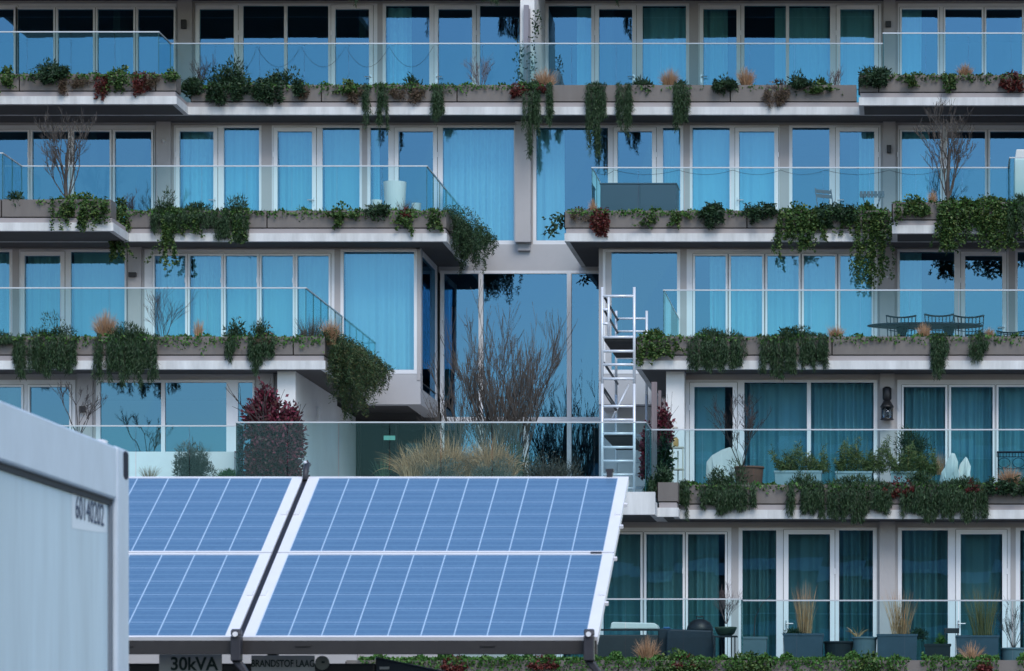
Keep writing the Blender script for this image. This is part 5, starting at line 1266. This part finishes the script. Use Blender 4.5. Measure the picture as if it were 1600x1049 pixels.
# --- plants that stand in pots
def grown(kind, name, px0, px1, py0, pyb, Y, label, m, cat='plant', n=200):
    x0, x1, z1_, z0_ = X(px0, Y), X(px1, Y), Z(py0, Y), Z(pyb, Y); W = x1 - x0; H = z1_ - z0_; c = (x0 + x1) / 2
    fo = Foliage()
    if kind == 'reed': tuft(fo, x0, x1, z0_, z1_, Y, n, .009, .35, .45, 0, .25)
    elif kind == 'fountain':
        for q in range(9):
            cx_ = x0 + W * (q + .5) / 9 + R(-.05, .05, 1)[0]; hh = H * (.72 + .38 * math.sin(math.pi * (q + .7) / 9.6)) * R(.9, 1.1, 1)[0]
            tuft(fo, cx_ - .55, cx_ + .55, z0_, z0_ + hh * 1.3, Y + R(-.25, .25, 1)[0], n // 9, .015, 1.75, .22, R(-.25, .25, 1)[0], .7)
    elif kind == 'blade': tuft(fo, x0, x1, z0_, z1_, Y, n, .03, .5, .1, 0, .5)
    elif kind == 'bamboo':
        tuft(fo, x0, x1, z0_, z1_, Y, n // 3, .006, .25, .7, 0, .22)
        q = n * 20; ux = RNG.uniform(-1, 1, q); hx = .62 + .25 * np.sin(ux * 5 + px0) + .2 * np.sin(ux * 13 + px0)
        P = np.stack([c + ux * W * .5, Y + RNG.normal(0, .1, q), z0_ + H * (.06 + np.clip(hx, .3, 1) * RNG.beta(1.5, 1.6, q))], 1)
        P[:, 0] += .05 * np.sin(P[:, 2] * 9) ; D = RNG.normal(0, 1, (q, 3)); D[:, 2] += .1; fo.leaf(P, D, R(.05, .11, q), R(.008, .016, q))
    elif kind == 'ball':
        mound(fo, x0, x1, z0_, z1_, Y, W * .45, n * 12, .07, .014, .9, 26, .6); tuft(fo, x0, x1, z0_, z1_ + .03, Y, n, .008, .25, .4, 0, W * .4)
    elif kind == 'tree':
        mound(fo, x0, x1, z0_ + H * .02, z1_, Y, W * .4, n * 14, .085, .045, .2, 40, .4)
        mound(fo, x0 + W * .08, x1 - W * .02, z0_, z0_ + H * .7, Y, W * .4, n * 10, .085, .045, .2, 30, .3)
    o = fo.build(name, m, None, (c, Y, z0_)); return tag(o, label, cat)
grown('bamboo', 'bamboo', 1208, 1292, 690, 742, 67.3, 'sparse bamboo in the first zinc trough right of the terracotta pot', L_bamboo, n=170)
grown('bamboo', 'bamboo', 1304, 1392, 683, 742, 67.3, 'yellow green bamboo in the second zinc trough', L_bamboo, n=230)
grown('bamboo', 'bamboo', 1390, 1462, 694, 745, 67.25, 'low dense bamboo in the zinc trough under the lantern', L_bamboo, n=260)
grown('ball', 'potted_shrub', 1392, 1462, 664, 710, 67.7, 'dark blue green shrub behind the low bamboo', L_bush, 'shrub', 170)
grown('reed', 'fountain_grass', 1456, 1480, 704, 742, 67.25, 'tan grass plume between the bamboo and the pointed white cover', L_tan, 'grass', 80)
grown('reed', 'straw_grass', 1232, 1282, 905, 992, 64.6, 'tall straw plumes in the blue grey trough by the door', L_straw, 'grass', 130)
grown('reed', 'straw_grass', 1372, 1442, 918, 992, 64.6, 'spreading straw grass in the blue grey trough by the pier', L_straw, 'grass', 180)
grown('reed', 'green_reed', 1500, 1572, 912, 994, 64.6, 'green reeds with tan tips in the trough at the right door', leaf_mat('reed_blade', [(.06, .075, .025), (.12, .125, .045), (.2, .17, .08)]), 'grass', 190)
grown('blade', 'leafy_plant', 1318, 1362, 978, 998, 64.55, 'few thin leaves in the round grey pot', L_straw, 'plant', 14)
grown('ball', 'leafy_plant', 1225, 1258, 983, 996, 64.5, 'small dark evergreen at the foot of the tall straw plumes', L_bush, 'plant', 40)
grown('ball', 'leafy_plant', 1420, 1452, 982, 996, 64.55, 'small dark green shrub beside the spreading straw grass', L_bush, 'plant', 40)
grown('ball', 'leafy_plant', 1462, 1478, 993, 1008, 64.6, 'small green seedling in the flat black tray', L_bright, 'plant', 26)
mb = MB(); shrubwood(mb, (X(1135, 64.3), 64.3, Z(975, 64.3)), 4, .62, .34, .006, stems=8, fork=2, mn=.002)
tag(mb.build('bare_shrub', L_mauve, None, (X(1135, 64.3), 64.3, Z(975, 64.3))), 'dry twiggy plant in the olive green bowl', 'plant')
mb = MB(); shrubwood(mb, (X(1584, 64.6), 64.6, Z(1012, 64.6)), 4, .75, .36, .008, stems=8, fork=2, mn=.002)
tag(mb.build('bare_shrub', L_twig, None, (X(1584, 64.6), 64.6, Z(1012, 64.6))), 'dead arching twigs in the round pot at the right photo edge', 'plant')
mb = MB(); mb.tube([(X(1178, 64.6), 64.6, Z(996, 64.6)), (X(1180, 64.6), 64.6, Z(965, 64.6)), (X(1190, 64.6), 64.6, Z(945, 64.6)), (X(1206, 64.6), 64.6, Z(928, 64.6))], [.01, .008, .006, .003], 5)
tag(mb.build('sapling', L_twig, None, (X(1178, 64.6), 64.6, Z(996, 64.6))), 'single thin curved stem in the low grey trough', 'plant')
b0 = (X(1160, 67.2), 67.2, Z(733, 67.2)); mb = MB(); shrubwood(mb, b0, 4, 1.15, .5, .011, stems=5, fork=3, mn=.0028)
tag(mb.build('bare_shrub', L_twig, None, b0), 'bare branching shrub in the terracotta pot', 'shrub')
# --- courtyard planting
dk = zdd + .24
def zy(py, Y): return Z(py, Y)
grown('ball', 'lavender_bush', 268, 338, 694, 748, 66.3, 'round grey lavender bush above the left solar array', L_lav, 'shrub', 330)
grown('reed', 'fountain_grass', 212, 254, 726, 750, 66.2, 'rusty grass tuft right of the container', L_tan, 'grass', 110)
grown('ball', 'leafy_plant', 334, 379, 733, 752, 66.2, 'bright green low plants right of the grey lavender', L_bright, 'plant', 90)
Y = 66.6
sm = thing('maroon_shrub', 'big dark red leaved shrub beside the white end wall', 'shrub', (X(432, Y), Y, dk + .002))
mb = MB(); shrubwood(mb, (X(432, Y), Y, dk), 4, 1.9, .4, .03, stems=5, fork=2, mn=.004); mb.build('branches', L_twig, sm)
fo = Foliage(); mound(fo, X(378, Y), X(470, Y), Z(730, Y), Z(618, Y), Y, .45, 5600, .085, .05, .2, 60, .25); mound(fo, X(388, Y), X(484, Y), Z(775, Y), Z(662, Y), Y, .5, 5200, .085, .05, .2, 50, .25); mound(fo, X(392, Y), X(428, Y), Z(660, Y), Z(594, Y), Y, .25, 900, .085, .05, .2, 12, .3)
mound(fo, X(382, Y), X(480, Y), Z(775, Y), Z(640, Y), Y - .3, .4, 7500, .085, .05, .2, 60, .3); mound(fo, X(382, Y), X(446, Y), Z(672, Y), Z(598, Y), Y, .35, 2600, .085, .05, .2, 30, .3); mound(fo, X(418, Y), X(480, Y), Z(700, Y), Z(622, Y), Y, .35, 2600, .085, .05, .2, 30, .3); fo.build('foliage', L_maroon, sm)
fo = Foliage(); mound(fo, X(400, Y), X(480, Y), Z(790, Y), Z(728, Y), Y - .08, .5, 1200, .08, .045, .2, 40, .4); fo.build('lower_foliage', L_bush, sm)
Y = 66.9
rc_ = thing('red_climber', 'dark red climber on the grey timber screen', 'climber', (X(1030, Y), Y, dk + .02))
mb = MB(); shrubwood(mb, (X(1028, Y), Y, dk), 4, 1.7, .3, .016, stems=3, fork=2, mn=.003); mb.build('branches', L_twig, rc_)
fo = Foliage(); mound(fo, X(1020, Y), X(1052, Y), Z(690, Y), Z(628, Y), Y, .2, 1300, .08, .055, .1, 24, .2); mound(fo, X(998, Y), X(1020, Y), Z(735, Y), Z(655, Y), Y + .1, .2, 900, .08, .055, .1, 18, .2); fo.build('foliage', L_maroon, rc_)
fo = Foliage(); mound(fo, X(1020, Y), X(1058, Y), Z(745, Y), Z(670, Y), Y - .05, .22, 1300, .08, .045, .1, 24, .3); fo.build('lower_foliage', L_bush, rc_)
# big dry grasses and dark low shrubs in front of the hall
grown('fountain', 'dry_grass', 630, 726, 690, 748, 69.2, 'wide dry grass clump in the court, nearest the entrance', L_straw, 'grass', 1300)
grown('fountain', 'dry_grass', 706, 800, 694, 748, 69.0, 'browner dry grass clump in the court under the bare tree', leaf_mat('brown_straw', [(.23, .12, .055), (.38, .21, .10), (.52, .33, .18)]), 'grass', 1250)
grown('ball', 'low_shrub', 645, 735, 716, 775, 68.2, 'dark low shrub in front of the wide dry grass', L_lav, 'shrub', 260)
grown('ball', 'low_shrub', 725, 820, 716, 775, 68.0, 'dark low shrub in front of the browner dry grass', L_lav, 'shrub', 260)
grown('ball', 'low_shrub', 806, 918, 706, 775, 68.4, 'grey green low shrub left of the scaffold tower', L_lav, 'shrub', 340)
grown('ball', 'low_shrub', 770, 850, 694, 770, 69.8, 'broad leaved green shrub under the bare tree', L_bush, 'shrub', 150)
grown('blade', 'yucca', 574, 622, 706, 765, 69.4, 'spiky green yucca at the dark entrance', L_yucca, 'plant', 46)
Y = 70.2; tb0 = (X(792, Y), Y, dk)
bt = thing('bare_tree', 'large bare multi stemmed tree in the court in front of the hall glass', 'tree', tb0)
mb = MB(); shrubwood(mb, tb0, 4, 3.25, 1.0, .019, stems=27, fork=3, bendy=.045, mn=.0036, depth=.7, spr=(.22, .5))
mb.build('stems_and_twigs', L_birch, bt)
mb = MB(); mb.tube([tb0, (X(785, Y), Y, Z(740, Y)), (X(772, Y), Y + .1, Z(690, Y)), (X(764, Y), Y + .1, Z(640, Y))], [.06, .05, .04, .03], 8); mb.build('trunk', mat('pale_bark', (.24, .22, .21), .8, noise=.5, scale=8, stretch=(1, 1, .4)), bt)
mb = MB(); shrubwood(mb, (X(725, Y), Y - .2, dk + .3), 4, 3.0, .55, .016, stems=4, fork=3, bendy=.06, mn=.0034, depth=.6, lean=-.2, spr=(.25, .55))
tag(mb.build('bare_shrub', L_birch, None, (X(725, Y), Y - .2, dk + .3)), 'leaning bare shrub at the entrance side of the large bare tree', 'shrub')
# birches on the second balcony and the bare shrub by the container
def birch(px, pyt, pyb, Y, W, label, seed_dx=0):
    b0 = (X(px, Y) + seed_dx, Y, Z(pyb, Y)); H = Z(pyt, Y) - b0[2]
    t = thing('bare_birch', label, 'tree', b0, 'bare birches on the second balcony')
    mb = MB(); shrubwood(mb, b0, 4, H * .84, W * 1.15, .017, stems=7, fork=3, bendy=.07, mn=.0034, depth=.6); mb.build('crown', L_birch, t)
    mb = MB(); mb.tube([(b0[0], Y, b0[2] - .2), (b0[0] - .02, Y, b0[2] + .25), (b0[0] + .03, Y, b0[2] + .9)], [.04, .034, .025], 7); mb.build('trunk', L_birch, t)
birch(104, 180, 306, 71.75, .62, 'bare birch on the left second balcony')
birch(1482, 150, 306, 72.0, .62, 'bare birch on the right second balcony')
b0 = (X(122, 66.6), 66.6, Z(682, 66.6)); mb = MB(); shrubwood(mb, b0, 3, 1.0, .6, .011, stems=5, fork=3, mn=.003, bendy=.14, depth=.4)
mb.tube([(b0[0], b0[1], dk), b0], [.03, .02], 6)
tag(mb.build('bare_shrub', L_twig, None, b0), 'bare crooked shrub in front of the pier near the container', 'shrub')
